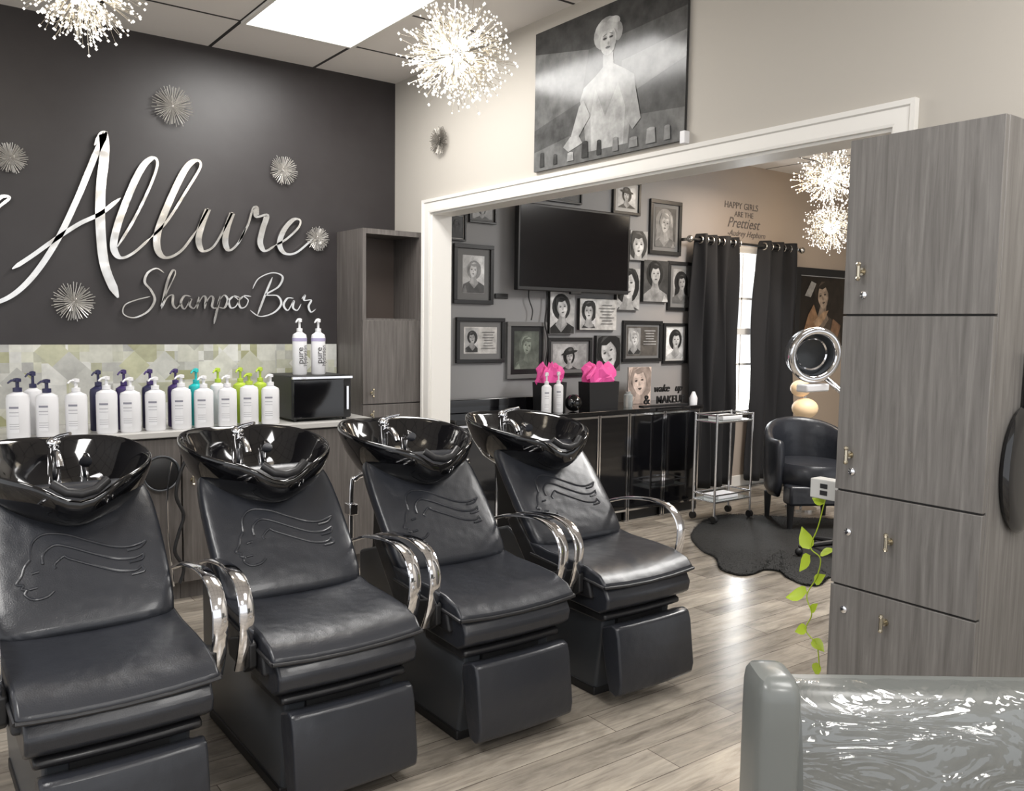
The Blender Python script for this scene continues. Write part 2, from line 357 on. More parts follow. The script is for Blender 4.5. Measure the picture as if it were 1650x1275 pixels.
# ------------------------------------------------ starburst ornaments
def burst(c,r,nrm,label,m=None):
    t=thing('starburst_ornament',label,'wall ornament',c,'starburst wall ornaments'); mb=MB(); a=nrm.orthogonal().normalized(); bb=nrm.cross(a)
    for ring,(n,el,l) in enumerate(((40,5,1),(34,16,.95),(24,34,.62),(10,60,.4))):
        for k in range(n):
            th=2*PI*(k+.5*ring)/n+random.uniform(-.03,.03); e=math.radians(el); L_=r*l*random.uniform(.86,1.05)
            d=(a*math.cos(th)+bb*math.sin(th))*math.cos(e)+nrm*math.sin(e)
            mb.tube([c+nrm*.012+d*r*.06,c+nrm*.012+d*L_],[.0014,.0021],4)
    build('spikes',mb,m or m_spike,t); mb=MB(); mb.ball(c+nrm*.012,r*.09,10); build('hub',mb,m or m_spike,t)
for x,y,r,l in ((277,172,33,'silver starburst ornament highest on the dark wall, above the big lettering'),(16,255,25,'silver starburst ornament at the left edge of the dark wall'),(455,275,24,'silver starburst ornament on the dark wall above the last sign letters'),(510,385,20,'small silver starburst ornament touching the end of the script sign'),(118,487,32,'silver starburst ornament lowest on the dark wall, below the first sign letter')):
    c=hY(x,y,YW-.005); e=hY(x,y+r,YW-.005); burst(c,(c-e).length,Vector((0,-1,0)),l)
c=hX(712,228,XW-.005); burst(c,.085,Vector((-1,0,0)),'small starburst ornament on the beige wall beside the large photo',m_spike2)
# ------------------------------------------------ chandeliers
def chandelier(c,r,zc,label,n=120):
    t=thing('chandelier',label,'chandelier',c,'firework chandeliers')
    c=Vector(c); rods=MB(); cr=MB()
    for i in range(n):
        z=1-2*(i+.5)/n; a=i*2.39996; d=Vector((math.sqrt(1-z*z)*math.cos(a),math.sqrt(1-z*z)*math.sin(a),z)); d=(d+Vector([random.uniform(-.12,.12) for _ in range(3)])).normalized()
        L_=r*random.uniform(.65,1.02); j=c+d*L_*.5; rods.tube([c,j],[.0016,.0013],4)
        for k in range(6):
            dd=(d+Vector([random.uniform(-.42,.42) for _ in range(3)])).normalized(); e=j+dd*L_*random.uniform(.22,.52); rods.tube([j,e],[.0010,.0008],4); cr.octa(e,r*random.uniform(.015,.030))
            if k<3: 
                m=j+(e-j)*random.uniform(-.1,.8)+Vector([random.uniform(-.012,.012) for _ in range(3)]); cr.octa(m,r*random.uniform(.012,.022))
    o=build('rods',rods,m_rodm,t,smooth=False); o['kind']='stuff'
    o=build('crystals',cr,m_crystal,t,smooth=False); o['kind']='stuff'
    for i in range(10):
        z=1-2*(i+.5)/10; a=i*2.4; d=Vector((math.sqrt(1-z*z)*math.cos(a),math.sqrt(1-z*z)*math.sin(a),z))
        build('bulb',MB().ball(c+d*r*.24,r*.055,8),m_bulb,t)
    build('hub',MB().ball(c,r*.12,16),m_chrome,t)
    build('stem',MB().cyl(c,(c.x,c.y,zc),.006,n=8),m_chrome,t); build('ceiling_rose',MB().lathe([(.001,-.03),(.05,-.025),(.06,0)],(c.x,c.y,zc),20),m_chrome,t)
    l=bpy.data.lights.new('glow','POINT'); l.energy=4; l.color=(1,.84,.62); l.shadow_soft_size=.15; o=bpy.data.objects.new('chandelier_lamp',l); C.objects.link(o); o.location=c
chandelier(hF(735,88,3.4),.245,ZC,'crystal firework chandelier in front of the beige wall, left of the large photo')
chandelier(hF(132,-22,3.15),.245,ZC,'crystal firework chandelier cut off at the top left of the photo')
chandelier(hF(1338,285,6.3),.28,ZG,'crystal firework chandelier in the back room, the higher of two',90)
chandelier(hF(1340,365,6.9),.24,ZG,'crystal firework chandelier in the back room, the lower of two',90)
# ------------------------------------------------ shampoo chair
def shampoo():
    t=thing('shampoo_chair','','salon chair',(0,0,0),'row of black shampoo chairs with basins')
    mb=MB(); prb=[(-.18,.0),(.50,.0),(.56,.10),(.56,.50),(.40,.55),(.12,.44),(-.18,.40),(-.23,.34)]
    mb.rings([[Vector((x,p[0],p[1])) for p in prb] for x in (-.18,.18)])
    build('base',mb,m_plastic,t,bevel=.012)
    build('kick_plate',MB().box(-.185,.185,-.185,.48,.0,.035),m_black,t,bevel=.005)
    for s in (-1,1):
        q=[(-.22,.40),(.15,.40),(.32,.60),(.27,.64),(.12,.50),(-.20,.47)]
        build('side_panel',MB().rings([[Vector((x,p[0],p[1])) for p in q] for x in (s*.205,s*.243)]),m_leather2,t,bevel=.01)
    build('bowl_column',MB().rings([[Vector((x*w,y0+y*d,z)) for x,y in ((-1,-1),(1,-1),(1,1),(-1,1))] for w,y0,d,z in ((.13,.47,.09,.45),(.11,.50,.08,.65),(.12,.5,.1,.80))]),m_black,t,bevel=.02)
    xs=[-1,-.96,-.85,-.5,0,.5,.85,.96,1]
    F_=.026
    def sh(y): return y+F_ if y<-.1 else y
    def loft(prof,hw,dz=lambda x:0,dy=lambda x:0): 
        return MB().rings([[Vector((x*hw,sh(p[0])+dy(x),p[1]+dz(x))) for p in prof] for x in xs])
    b=build('seat',loft([(.19,.545),(.05,.528),(-.09,.526),(-.21,.520),(-.285,.500),(-.318,.470),(-.312,.452),(-.275,.462),(.19,.492)],.240,lambda x:-.014*(1-x*x)),m_leather,t,bevel=.011)
    y1=-.316+F_
    build('seat_piping',MB().tube([(x*.242,y1,.460-.014*(1-x*x)) for x in xs],.006,8).tube([(-.242,y1,.460),(-.243,-.24,.466),(-.243,.15,.492)],.006,8).tube([(.242,y1,.460),(.243,-.24,.466),(.243,.15,.492)],.006,8),m_leather2,b)
    build('seat_apron',loft([(.14,.492),(-.255,.465),(-.298,.448),(-.320,.412),(-.312,.372),(-.27,.348),(.14,.36)],.224,dy=lambda x:-.012*(1-x*x)),m_leather,t,bevel=.018)
    build('front_band',loft([(.0,.35),(-.25,.348),(-.280,.340),(-.283,.322),(-.26,.310),(.0,.31)],.203,dy=lambda x:-.01*(1-x*x)),m_leather2,t,bevel=.008)
    mb=loft([(-.258,.292),(-.312,.312),(-.338,.304),(-.350,.27),(-.372,.10),(-.365,.062),(-.34,.045),(-.305,.055),(-.285,.12),(-.256,.25)],.198,dy=lambda x:-.010*(1-x*x))
    lr=build('leg_rest',mb,m_leather,t,bevel=.016)
    build('leg_rest_hinge',MB().box(-.12,.12,-.24,-.13,.26,.32),m_black,t)
    # backrest
    B0=Vector((0,.125,.500)); T=Vector((0,.46,.885)); ax=(T-B0); Lb=ax.length; ax.normalize(); nr=Vector((0,-ax.z,ax.y))
    def bp(s_,v,d): return B0+Vector((s_,0,0))+ax*(v*Lb)+nr*d
    rs=[]; vd=((0,.222,.0),(.04,.238,.01),(.2,.247,.014),(.5,.248,.018),(.8,.245,.016),(.96,.228,.008),(1,.21,0))
    for v,hw,d in vd:
        ring=[]
        for k in range(24):
            a=2*PI*k/24; cx=math.cos(a); cy=math.sin(a)
            ring.append(bp(hw*math.copysign(abs(cx)**.4,cx),v,d+.038*math.copysign(abs(cy)**.45,cy)))
        rs.append(ring)
    bk=build('backrest',MB().rings(rs),m_leather,t,sub=1)
    def dep(v):
        for a_,b_ in zip(vd[:-1],vd[1:]):
            if a_[0]<=v<=b_[0]: return a_[2]+(b_[2]-a_[2])*(v-a_[0])/(b_[0]-a_[0])
        return 0
    em=MB()
    def line(pts,w=.0046):
        em.tube([bp(q.x*1.06,q.y,dep(q.y)+.0365-.0016*(abs(q.x)/.17)**4) for q in cat([(a,b_,0) for a,b_ in pts],6)],w,8)
    for k,o_ in enumerate((0,.08,.16)):
        line([(-.128+.03*k,.47-o_*.45),(-.118+.024*k,.575-o_*.95),(-.085+.02*k,.625-o_),(-.03,.605-o_),(.03,.54-o_),(.085,.487-o_),(.13,.475-o_),(.175-.012*k,.50-o_)])
        line([(.175-.012*k,.50-o_),(.155,.462-o_),(.12,.450-o_)])
    line([(-.128,.47),(-.140,.44),(-.147,.41),(-.153,.375),(-.166,.335),(-.151,.322),(-.155,.30),(-.144,.290),(-.149,.265),(-.131,.228),(-.100,.232),(-.080,.262)]); line([(-.128,.385),(-.110,.392)]); line([(-.138,.292),(-.118,.297)])
    build('embossed_emblem',em,m_leather,bk)
    build('back_shell',MB().rings([[bp(x,v,d) for x,v,d in ((-w,v,-.03),(w,v,-.03),(w*.85,v,-.075),(-w*.85,v,-.075))] for v,w in ((.02,.2),(.5,.22),(.96,.19))]),m_plastic,t,bevel=.012)
    path=[(p.x,p.y) for p in cat([(.27,.625,0),(.15,.664,0),(.02,.684,0),(-.07,.684,0),(-.140,.662,0),(-.180,.612,0),(-.184,.55,0),(-.165,.47,0),(-.135,.405,0)],6)]
    n=len(path)
    for s in (-1,1):
        xsw=[.55+.45*math.sin(PI*.5*min(1,(i/n)/.6)) for i in range(n)]
        build('armrest',MB().band(path,s*.276-.022,s*.276+.022,.014,xsw),m_chrome,t)
        q=[(-.18,.42),(-.13,.39),(.0,.40),(.02,.45),(-.14,.50),(-.18,.49)]
        build('armrest_bracket',MB().rings([[Vector((x,p[0],p[1])) for p in q] for x in (s*.243,s*.268)]),m_black,t,bevel=.006)
    # bowl
    cy=.50; z0=.960; N_=56; rs=[]
    def ring(sc,dz,off=0,sh=1):
        out=[]
        for k in range(N_):
            a=2*PI*k/N_; c_=math.cos(a); s_=math.sin(a)
            x=.257*math.copysign(abs(c_)**.85,c_); y=.295*math.copysign(abs(s_)**.9,s_)
            if s_<0: x*=1-.12*s_*s_
            f=math.exp(-((a-1.5*PI)/.34)**2)
            y+=f*.015
            zr=(.038*math.sin(a)+.018*abs(c_)-f*.05)*sh
            out.append(Vector((x*sc,cy+off+y*sc,z0+dz+zr)))
        return out
    rs=[ring(.28,-.200,.02,0),ring(.44,-.190,.02,.1),ring(.72,-.140,.01,.4),ring(.90,-.082,0,.8),ring(.975,-.035,0,1),ring(1.0,-.012),ring(1.0,.002),ring(.985,.008),ring(.965,.006),ring(.93,-.008),ring(.87,-.045,0,.9),ring(.74,-.095,0,.6),ring(.52,-.130,0,.2),ring(.2,-.145,0,0),ring(.06,-.15,0,0)]
    bo=build('basin',MB().rings(rs),m_blackgloss,t,ang=80)
    build('drain',MB().lathe([(.001,0),(.03,0),(.032,-.006)],(0,cy,z0-.138),20),m_chrome,bo)
    tp=MB(); ty=cy+.19
    tp.cyl((0,ty,z0-.10),(0,ty,z0+.03),.022,.020); tp.ball((0,ty,z0+.035),.024,14)
    tp.tube(cat([(0,ty-.01,z0-.0),(0,ty-.06,z0+.012),(0,ty-.10,z0-.005),(0,ty-.12,z0-.03)],5),.0125,12)
    build('tap',tp,m_chrome,t)
    build('tap_lever',MB().tube([(0,ty,z0+.045),(.015,ty-.03,z0+.062),(.04,ty-.075,z0+.075)],[.012,.008,.006],10),m_chrome,t)
    tp=MB(); tp.cyl((.09,ty-.02,z0-.1),(.09,ty-.02,z0-.03),.016); tp.tube([(.09,ty-.02,z0-.04),(.088,ty-.05,z0-.01),(.08,ty-.1,z0-.02)],[.013,.014,.020],12)
    build('sprayer',tp,m_chrome,t)
    build('neck_rest',MB().tube([(-.075,cy-.275,z0-.022),(-.04,cy-.29,z0-.048),(0,cy-.294,z0-.056),(.04,cy-.29,z0-.048),(.075,cy-.275,z0-.022)],.014,10),m_leather2,bo)
    return t
sc=shampoo(); Y0=2.546
labs=['black shampoo chair with basin at the left edge of the photo, nearest and cut off','black shampoo chair with basin, second from the left end of the row','black shampoo chair with basin, third from the left, below the tall cabinet','black shampoo chair with basin at the far right end, beside the doorway']
for i in range(4):
    X=.470+.627*i
    if i==0: sc.location=(X,Y0,0); sc['label']=labs[0]
    else: dup(sc,(X,Y0,0),labs[i])
# ------------------------------------------------ back counter and cabinets
def knob(c,d,parent,m=None):
    mb=MB(); c=Vector(c); d=Vector(d); mb.cyl(c,c+d*.022,.005,n=10); mb.cyl(c+d*.022-Vector((0,0,.02)),c+d*.022+Vector((0,0,.02)),.0055,n=10); mb.lathe([(.011,0),(.011,.004)],c,12,axis=d.to_track_quat('Z','Y').to_matrix())
    for s in (-1,1): mb.ball(c+d*.022+Vector((0,0,.02*s)),.0075,8)
    return build('handle',mb,m or m_brass,parent)
XT=XW-.402; YC=4.35
edges=[-1.0,-.45,.10,.65,1.20,1.74,XT]
bl=['wood-grain base cabinet beyond the left edge of the photo, far end','wood-grain base cabinet beyond the left edge of the photo, near end','wood-grain base cabinet at the far left behind the first shampoo chair','wood-grain base cabinet between the first and second shampoo basins','wood-grain base cabinet between the second and third shampoo basins','wood-grain base cabinet under the black towel warmer']
for i in range(6):
    x0,x1=edges[i]+.001,edges[i+1]-.001; t=thing('base_cabinet',bl[i],'cabinet',((x0+x1)/2,YC+.27,0),'base cabinets under the back counter')
    build('body',MB().box(x0,x1,YC+.04,YW-.015,.09,ZT-.032).box(x0,x1,YC+.08,YW-.05,0,.09),m_wood,t,smooth=False)
    d=build('door',MB().box(x0+.003,x1-.003,YC+.02,YC+.04,.10,ZT-.04),m_wood,t,bevel=.002)
    knob((x0+.05,YC+.02,.62),(0,-1,0),d)
tag(build('countertop',MB().box(-1.0,XT-.001,YC,YW-.013,ZT-.03,ZT),m_counter,bevel=.004),'pale grey countertop holding the row of pump bottles','countertop')
yf=4.55; zt=hY(585,367,yf).z
t=thing('tall_cabinet','tall grey wood cabinet with open top cubby in the wall corner','cabinet',((XT+XW)/2,(yf+YW)/2,0))
za=hY(585,516,yf).z; zb=hY(600,652,yf).z
mb=MB(); q=.022; mb.box(XT,XT+q,yf+.02,YW-.002,.05,zt); mb.box(XW-q-.002,XW-.002,yf+.02,YW-.002,.05,zt); mb.box(XT+q,XW-q-.002,yf+.02,YW-.002,zt-q,zt); mb.box(XT+q,XW-q-.002,yf+.02,YW-.002,za-.012,za+.012); mb.box(XT+q,XW-q-.002,yf+.025,YW-.002,.0,za-.014)
mb.box(XT,XW-.002,yf,yf+.02,zt-.03,zt); mb.box(XT,XT+.022,yf,yf+.02,za,zt-.03); mb.box(XW-.024,XW-.002,yf,yf+.02,za,zt-.03)
build('body',mb,m_wood,t,smooth=False)
build('cubby_back',MB().box(XT+q,XW-q-.002,YW-.03,YW-.02,za+.012,zt-q),m_wood_in,t,smooth=False)
d=build('door',MB().box(XT+.002,XW-.004,yf,yf+.02,zb+.003,za-.0),m_wood,t,bevel=.002); knob((XT+.06,yf,zb+.07),(0,-1,0),d)
d=build('door',MB().box(XT+.002,XW-.004,yf,yf+.02,.48,zb-.003),m_wood,t,bevel=.002); knob((XT+.06,yf,zb-.06),(0,-1,0),d)
build('drawer',MB().box(XT+.002,XW-.004,yf,yf+.02,.08,.474),m_wood,t,bevel=.002)
# towel warmer
ax0=hY(470,640,4.42).x; ax1=hY(566,640,4.42).x; zt2=hY(500,606,4.42).z
t=thing('towel_warmer','black box towel warmer at the right end of the back counter','towel warmer',((ax0+ax1)/2,4.58,ZT))
build('body',MB().box(ax0,ax1,4.42,4.76,ZT+.012,zt2),m_black,t,bevel=.008)
build('door',MB().box(ax0+.006,ax1-.05,4.408,4.42,ZT+.02,zt2-.02),m_blackgloss,t,bevel=.003)
build('trim_strip',MB().box(ax0,ax1,4.404,4.42,zt2-.016,zt2-.004),m_chrome,t)
for s in (.03,ax1-ax0-.03):
    for y in (4.45,4.72): build('foot',MB().cyl((ax0+s,y,ZT),(ax0+s,y,ZT+.014),.012,n=10),m_black,t)
build('handle',MB().box(ax1-.04,ax1-.028,4.395,4.41,ZT+.06,zt2-.06),m_chrome,t)
# ------------------------------------------------ bottles
m_lab=mat('label_print_stripes',(.8,.8,.82),.35); N,L,b=nodes(m_lab); tc=N.new('ShaderNodeTexCoord'); sxx=N.new('ShaderNodeSeparateXYZ'); L.new(tc.outputs['Object'],sxx.inputs[0])
ml=N.new('ShaderNodeMath'); ml.operation='MULTIPLY'; ml.inputs[1].default_value=5; L.new(sxx.outputs['Z'],ml.inputs[0])
W_c=(.78,.78,.80); G_=(.25,.25,.30); st_=[(0,W_c)]
for z,hh,cc in ((.046,.003,(.45,.45,.48)),(.056,.003,(.45,.45,.48)),(.066,.003,(.5,.5,.52)),(.104,.003,(.4,.4,.44)),(.118,.004,(.4,.4,.44)),(.138,.009,G_)): st_+= [(z*5,cc),((z+hh)*5,W_c)]
r=ramp(m_lab,ml.outputs[0],st_,True); L.new(r.outputs[0],b.inputs['Base Color'])
m_ink=m_lab
def bottle(name,label,cate,c,r,h,body,pump,group=None,ph=.07,txt=None,ink=None):
    c=Vector(c); t=thing(name,label,cate,c,group)
    b=build('body',MB().lathe([(r*.9,0),(r,.006),(r,h*.86),(r*.92,h*.93),(r*.45,h*.985),(r*.36,h)],c,24,1,.78),body,t)
    p=build('pump',MB().lathe([(r*.40,h),(r*.40,h+.018),(r*.16,h+.02),(r*.16,h+ph*.7),(r*.34,h+ph*.72),(r*.34,h+ph*.95),(r*.1,h+ph)],c,14),pump,t)
    build('nozzle',MB().tube([c+Vector((0,0,h+ph*.84)),c+Vector((-r*.55,-r*.5,h+ph*.84)),c+Vector((-r*.85,-r*.8,h+ph*.68))],[.006,.005,.004],8),pump,p)
    if ink:
        g=MB(); rs=[]; aw=.42
        for z in (.03,h*.78): rs.append([c+Vector((math.cos(a)*(r+.0008),math.sin(a)*(r*.78+.0008),z)) for a in [1.35*PI-aw+2*aw*k/8 for k in range(9)]])
        g.rings(rs,False,False,False); build('label_print',g,ink,b)
    if txt:
        for k,(s_,sz,xo) in enumerate(txt): text('lettering',s_,sz,m_text,b,Matrix.Rotation(-PI/2,3,'Y')@RXZ,c+Vector((xo,-r*.78-.0015,h*.45)),ext=.0004)
    return t
m_purple=mat('purple_plastic',(.05,.03,.13),.3); m_dkblue=mat('dark_blue_plastic',(.03,.03,.08),.3); m_teal=mat('teal_plastic',(.02,.50,.50),.3); m_lime=mat('lime_plastic',(.45,.60,.06),.3); m_lilac=mat('lilac_label',(.40,.36,.55),.4)
front=[(30,m_dkblue),(77,m_dkblue),(124,m_whiteplastic),(173,m_whiteplastic),(211,m_whiteplastic),(251,m_whiteplastic),(293,m_whiteplastic),(329,m_whiteplastic),(367,m_whiteplastic),(402,m_lime),(436,m_whiteplastic)]
ords=['leftmost','second from left','third from left','fourth from left','fifth from left','sixth from left','seventh from left','eighth from left','ninth from left','tenth from left','rightmost']
for i,(x,pm) in enumerate(front):
    c=hY(x,688,4.43); bottle('pump_bottle','white pump bottle, %s in the front row on the back counter'%ords[i],'bottle',(c.x,4.43,ZT),.048,.205+(.008 if i%3==0 else 0),m_whiteplastic,pm,'white pump bottles in the front row',ph=.062,ink=m_ink)
back=[(55,m_whiteplastic,m_dkblue,'white'),(160,m_dkblue,m_dkblue,'dark blue'),(201,m_purple,m_purple,'purple'),(243,m_dkblue,m_purple,'dark violet'),(284,m_purple,m_purple,'deep purple'),(317,m_teal,m_teal,'teal'),(352,m_whiteplastic,m_lime,'white lime-topped'),(388,m_lime,m_lime,'lime green'),(420,m_lime,m_lime,'lime yellow')]
ww=['behind the leftmost white bottles','right of the white-bodied one','left of the violet one','standing between two purple bottles','just left of the teal bottle','nearest the purple bottles','right beside the teal bottle','left of its lime twin','closest to the towel warmer']
for i,(x,bm_,pm,nm) in enumerate(back):
    c=hY(x,688,4.56); bottle('pump_bottle','%s pump bottle in the back row, %s'%(nm,ww[i]),'bottle',(c.x,4.56,ZT),.040,.220,bm_,pm,'coloured pump bottles in the back row',ph=.078)
for x,l in ((483,'white and lilac tall bottle on the towel warmer, left of the pair'),(513,'white and lilac tall bottle on the towel warmer, right of the pair')):
    c=hY(x,600,4.55); tb=bottle('tall_pump_bottle',l,'bottle',(c.x,4.55,zt2),.041,.24,m_whiteplastic,m_whiteplastic,'tall bottles on the towel warmer',ph=.075,txt=[('pure',.05,-.008),('hydration',.03,.02)])
    cc=Vector((c.x,4.55,zt2)); rr=.0418; g=MB().rings([[cc+Vector((math.cos(a)*rr,math.sin(a)*rr*.78,z)) for a in [2*PI*k/24 for k in range(24)]] for z in (.187,.205)],False,False)
    build('lilac_band',g,m_lilac,tb)
c=hY(258,762,YC+.02); t=thing('wall_bracket','round black disc fixed to the cabinet front between the first two basins','bracket',(c.x,YC+.02,c.z))
build('disc',MB().lathe([(.001,.03),(.07,.03),(.085,.02),(.085,.0)],(c.x,YC+.018,c.z),32,axis=Matrix.Rotation(PI/2,3,'X')),m_black,t)
build('disc_rim',MB().tube([(c.x+.085*math.cos(a),YC-.008,c.z+.085*math.sin(a)) for a in [2*PI*k/28 for k in range(29)]],.005,6),m_plastic,t)
hs=MB(); hp=[hY(x,y,YC-.03) for x,y in ((300,740),(290,765),(284,800),(296,830),(288,860),(282,890),(296,915),(290,940))]
hs.tube(cat(hp,6),.009,8); tag(build('water_hose',hs,m_black),'black coiled hose hanging against the cabinet behind second chair','hose')
hp=[hY(x,y,YC-.010) for x,y in ((276,745),(270,790),(270,850),(275,900),(280,945))]
tag(build('water_hose',MB().tube(cat(hp,6),.005,8),m_chrome),'thin metal hose beside the black hose, behind second chair','hose')
# ------------------------------------------------ prints
class Fr:
    def __init__(s,o,r,n): s.o=Vector(o); s.r=Vector(r); s.n=Vector(n)
    def __call__(s,u,v,d): return s.o+s.r*u+Vector((0,0,v))+s.n*d
def ell(cx,cy,rx,ry,rot=0,n=20):
    out=[]
    for k in range(n):
        a=2*PI*k/n; x=rx*math.cos(a); y=ry*math.sin(a); out.append((cx+x*math.cos(rot)-y*math.sin(rot),cy+x*math.sin(rot)+y*math.cos(rot)))
    return out
def paint(mb,fr,polys,d0,step=.0002):
    for k,(c,poly) in enumerate(polys):
        mb.cur=tuple(c) if not isinstance(c,(int,float)) else (c,c,c*1.001)
        mb.flat([fr(u,v,d0+step*k) for u,v in poly])
def portrait(w,h,bg=.12,hair=.02,face=.55,cloth=.05,cx=.5,cy=.6,s=.23,tilt=0,hat=False,big=1.0,u0=0,v0=0,tint=(1,1,1),turn=None):
    turn=random.choice((-1,1)) if turn is None else turn; tilt=tilt+random.uniform(-.22,.22)
    fx=w*(cx+random.uniform(-.05,.05)); fy=h*cy; r=min(w,h)*s
    ct,st=math.cos(tilt),math.sin(tilt)
    def K(x,y): x*=turn; return (fx+(x*ct-y*st)*r,fy+(x*st+y*ct)*r)
    def B(x,y): return (fx+x*turn*r,fy+y*r)
    def R(pts): return [(u0+min(max(p[0],.002),w-.002),v0+min(max(p[1],.002),h-.002)) for p in pts]
    def E(x,y,a,b_,rt=0,n=18): return R([K(x+a*math.cos(2*PI*k/n)*math.cos(rt)-b_*math.sin(2*PI*k/n)*math.sin(rt),y+a*math.cos(2*PI*k/n)*math.sin(rt)+b_*math.sin(2*PI*k/n)*math.cos(rt)) for k in range(n)])
    P=[(bg,[(u0,v0),(u0+w,v0),(u0+w,v0+h),(u0,v0+h)])]
    for k in range(4): P.append((bg*(1+.16*(k+1))+.005,R(ell(w*(.5+.3*turn),h*.6,w*(.55-.12*k),h*(.6-.13*k),0,24))))
    P.append((hair*1.0,E(.1,.1,1.35*big,1.5*big))); P.append((hair*1.6+.01,E(-.3,.5,.75*big,.8*big,.4)))
    if big>1: P.append((hair,R([B(-1.3,0),B(-1.5,-2.4),B(-.7,-2.9),B(.9,-2.9),B(1.6,-2.2),B(1.3,0)])))
    P.append((cloth,R([B(-2.7,-9),B(-2.5,-2.9),B(-1.9,-2.2),B(-.7,-1.65),B(.9,-1.7),B(2.2,-2.3),B(2.8,-3.1),B(3.0,-9)])))
    P.append((cloth*1.8+.015,R([B(-2.2,-9),B(-2.1,-2.9),B(-1.5,-2.3),B(-1.2,-4),B(-1.3,-9)])))
    P.append((face*.55,R([B(-.8,-1.9),B(-.5,-1.2),K(-.42,-.6),K(.45,-.6),B(.5,-1.3),B(.95,-1.95),B(.1,-2.8)]))); P.append((face*.72,R([B(-.7,-1.9),B(-.45,-1.3),K(-.38,-.75),K(.05,-.95),B(.1,-2.3)])))
    head=[(-.72,.55),(-.78,.1),(-.70,-.35),(-.45,-.80),(-.12,-1.05),(.15,-1.03),(.48,-.75),(.70,-.3),(.76,.15),(.68,.6),(.3,.95),(-.3,.95)]
    P.append((face,R([K(*p) for p in head]))); P.append((face*.8,R([K(*p) for p in [(.15,-1.03),(.48,-.75),(.70,-.3),(.76,.15),(.68,.6),(.45,.6),(.42,.1),(.5,-.25),(.3,-.6)]]))); P.append((face*.58,R([K(*p) for p in [(.48,-.75),(.70,-.3),(.76,.15),(.68,.6),(.6,.3),(.6,-.25),(.42,-.7)]])))
    P.append((face*1.12,E(-.38,-.22,.18,.22)))
    for sx in (-1,1):
        x=sx*.33-.06; P.append((face*.62,E(x,.14,.19,.11))); P.append((.025,E(x,.12,.13,.055,-sx*.1,10))); P.append((.05,R([K(x-.19,.27),K(x,.36),K(x+.2,.29),K(x,.32)])))
    P.append((face*.68,R([K(-.1,.1),K(-.16,-.22),K(-.02,-.30),K(.08,-.24),K(0,-.18)]))); P.append((.10,R([K(-.27,-.52),K(-.14,-.46),K(-.05,-.48),K(.05,-.46),K(.18,-.53),K(-.03,-.64)])))
    P.append((hair,R([K(-.84,-.25),K(-.98,.5),K(-.6,1.25),K(.1,1.5),K(.85,1.1),K(1.02,.2),K(.82,-.5),K(.72,.2),K(.45,.72),K(-.05,.62),K(-.5,.78),K(-.70,.35)]))); P.append((hair*1.9+.03,R([K(-.6,.95),K(-.1,1.3),K(.4,1.2),K(0,1.1)])))
    if hat: P.append((.02,E(0,.72,1.9,.30,-.12))); P.append((.03,E(0,1.1,1.0,.6,-.12))); P.append((.10,E(-.2,1.2,.5,.25,-.12)))
    return [((c*tint[0],c*tint[1],c*tint[2]),p) for c,p in P]
def lines(w,h,u0,v0,n=5,tone=.1):
    out=[]
    for k in range(n):
        y=v0+h*(1-(k+.6)/n); l=w*random.uniform(.55,1); out.append(((tone,)*3,[(u0+(w-l)/2,y),(u0+(w+l)/2,y),(u0+(w+l)/2,y+h/n*.3),(u0+(w-l)/2,y+h/n*.3)]))
    return out
def photo(px0,py0,px1,py1,label,frame=True,matw=0,kw={},txt=None,group='black and white photos on the grey gallery wall',fc=None,mc=None,extra=None):
    a=hY(px0,py0,YW-.02); b_=hY(px1,py1,YW-.02)
    a2=hY(px0,py1,YW-.02); z0=(a2.z+b_.z)/2; zt_=(a.z+hY(px1,py0,YW-.02).z)/2
    w=b_.x-a.x; h=zt_-z0; dep=.022 if frame else .03
    fr=Fr((a.x,YW-.002,z0),(1,0,0),(0,-1,0)); t=thing('framed_photo' if frame else 'canvas_photo',label,'photo',(a.x+w/2,YW,z0),group); bw=min(w,h)*.085 if frame else 0
    if frame:
        mb=MB(); 
        for u0,u1,v0,v1 in ((0,w,0,bw),(0,w,h-bw,h),(0,bw,bw,h-bw),(w-bw,w,bw,h-bw)):
            mb.prism([(u0,v0),(u1,v0),(u1,v1),(u0,v1)],fr,0,dep)
        build('frame',mb,fc or m_blackframe,t,bevel=.002)
        build('mat_board',MB().prism([(bw*.9,bw*.9),(w-bw*.9,bw*.9),(w-bw*.9,h-bw*.9),(bw*.9,h-bw*.9)],fr,0,.008),mc or m_mat,t,smooth=False)
        e=bw+matw*min(w,h); d0=.0095
    else:
        build('canvas',MB().prism([(0,0),(w,0),(w,h),(0,h)],fr,0,dep),m_canvas,t,smooth=False); e=.001; d0=dep+.001
    iw,ih=w-2*e,h-2*e; mb=MB()
    if txt=='right':
        pol=[((.62,.61,.59),[(e,e),(w-e,e),(w-e,h-e),(e,h-e)])]; pol+=portrait(iw*.38,ih*.9,u0=e+iw*.04,v0=e+ih*.05,**kw); pol+=lines(iw*.45,ih*.7,e+iw*.5,e+ih*.15,7,.22)
    elif txt=='dark':
        pol=[((.12,.11,.10),[(e,e),(w-e,e),(w-e,h-e),(e,h-e)])]; pol+=portrait(iw*.4,ih*.9,u0=e+iw*.04,v0=e+ih*.05,**kw); pol+=lines(iw*.42,ih*.55,e+iw*.52,e+ih*.35,6,.5)
    else: pol=portrait(iw,ih,u0=e,v0=e,**kw)
    if extra: pol+=[(c,[(e+x*iw,e+y*ih) for x,y in p]) for c,p in extra]
    paint(mb,fr,pol,d0); build('print',mb,m_print,t,smooth=False)
D=dict
photo(757,322,800,360,'black framed photo tucked under the doorway header at the far left',True,.1,D(bg=.3,face=.5),mc=m_matg)
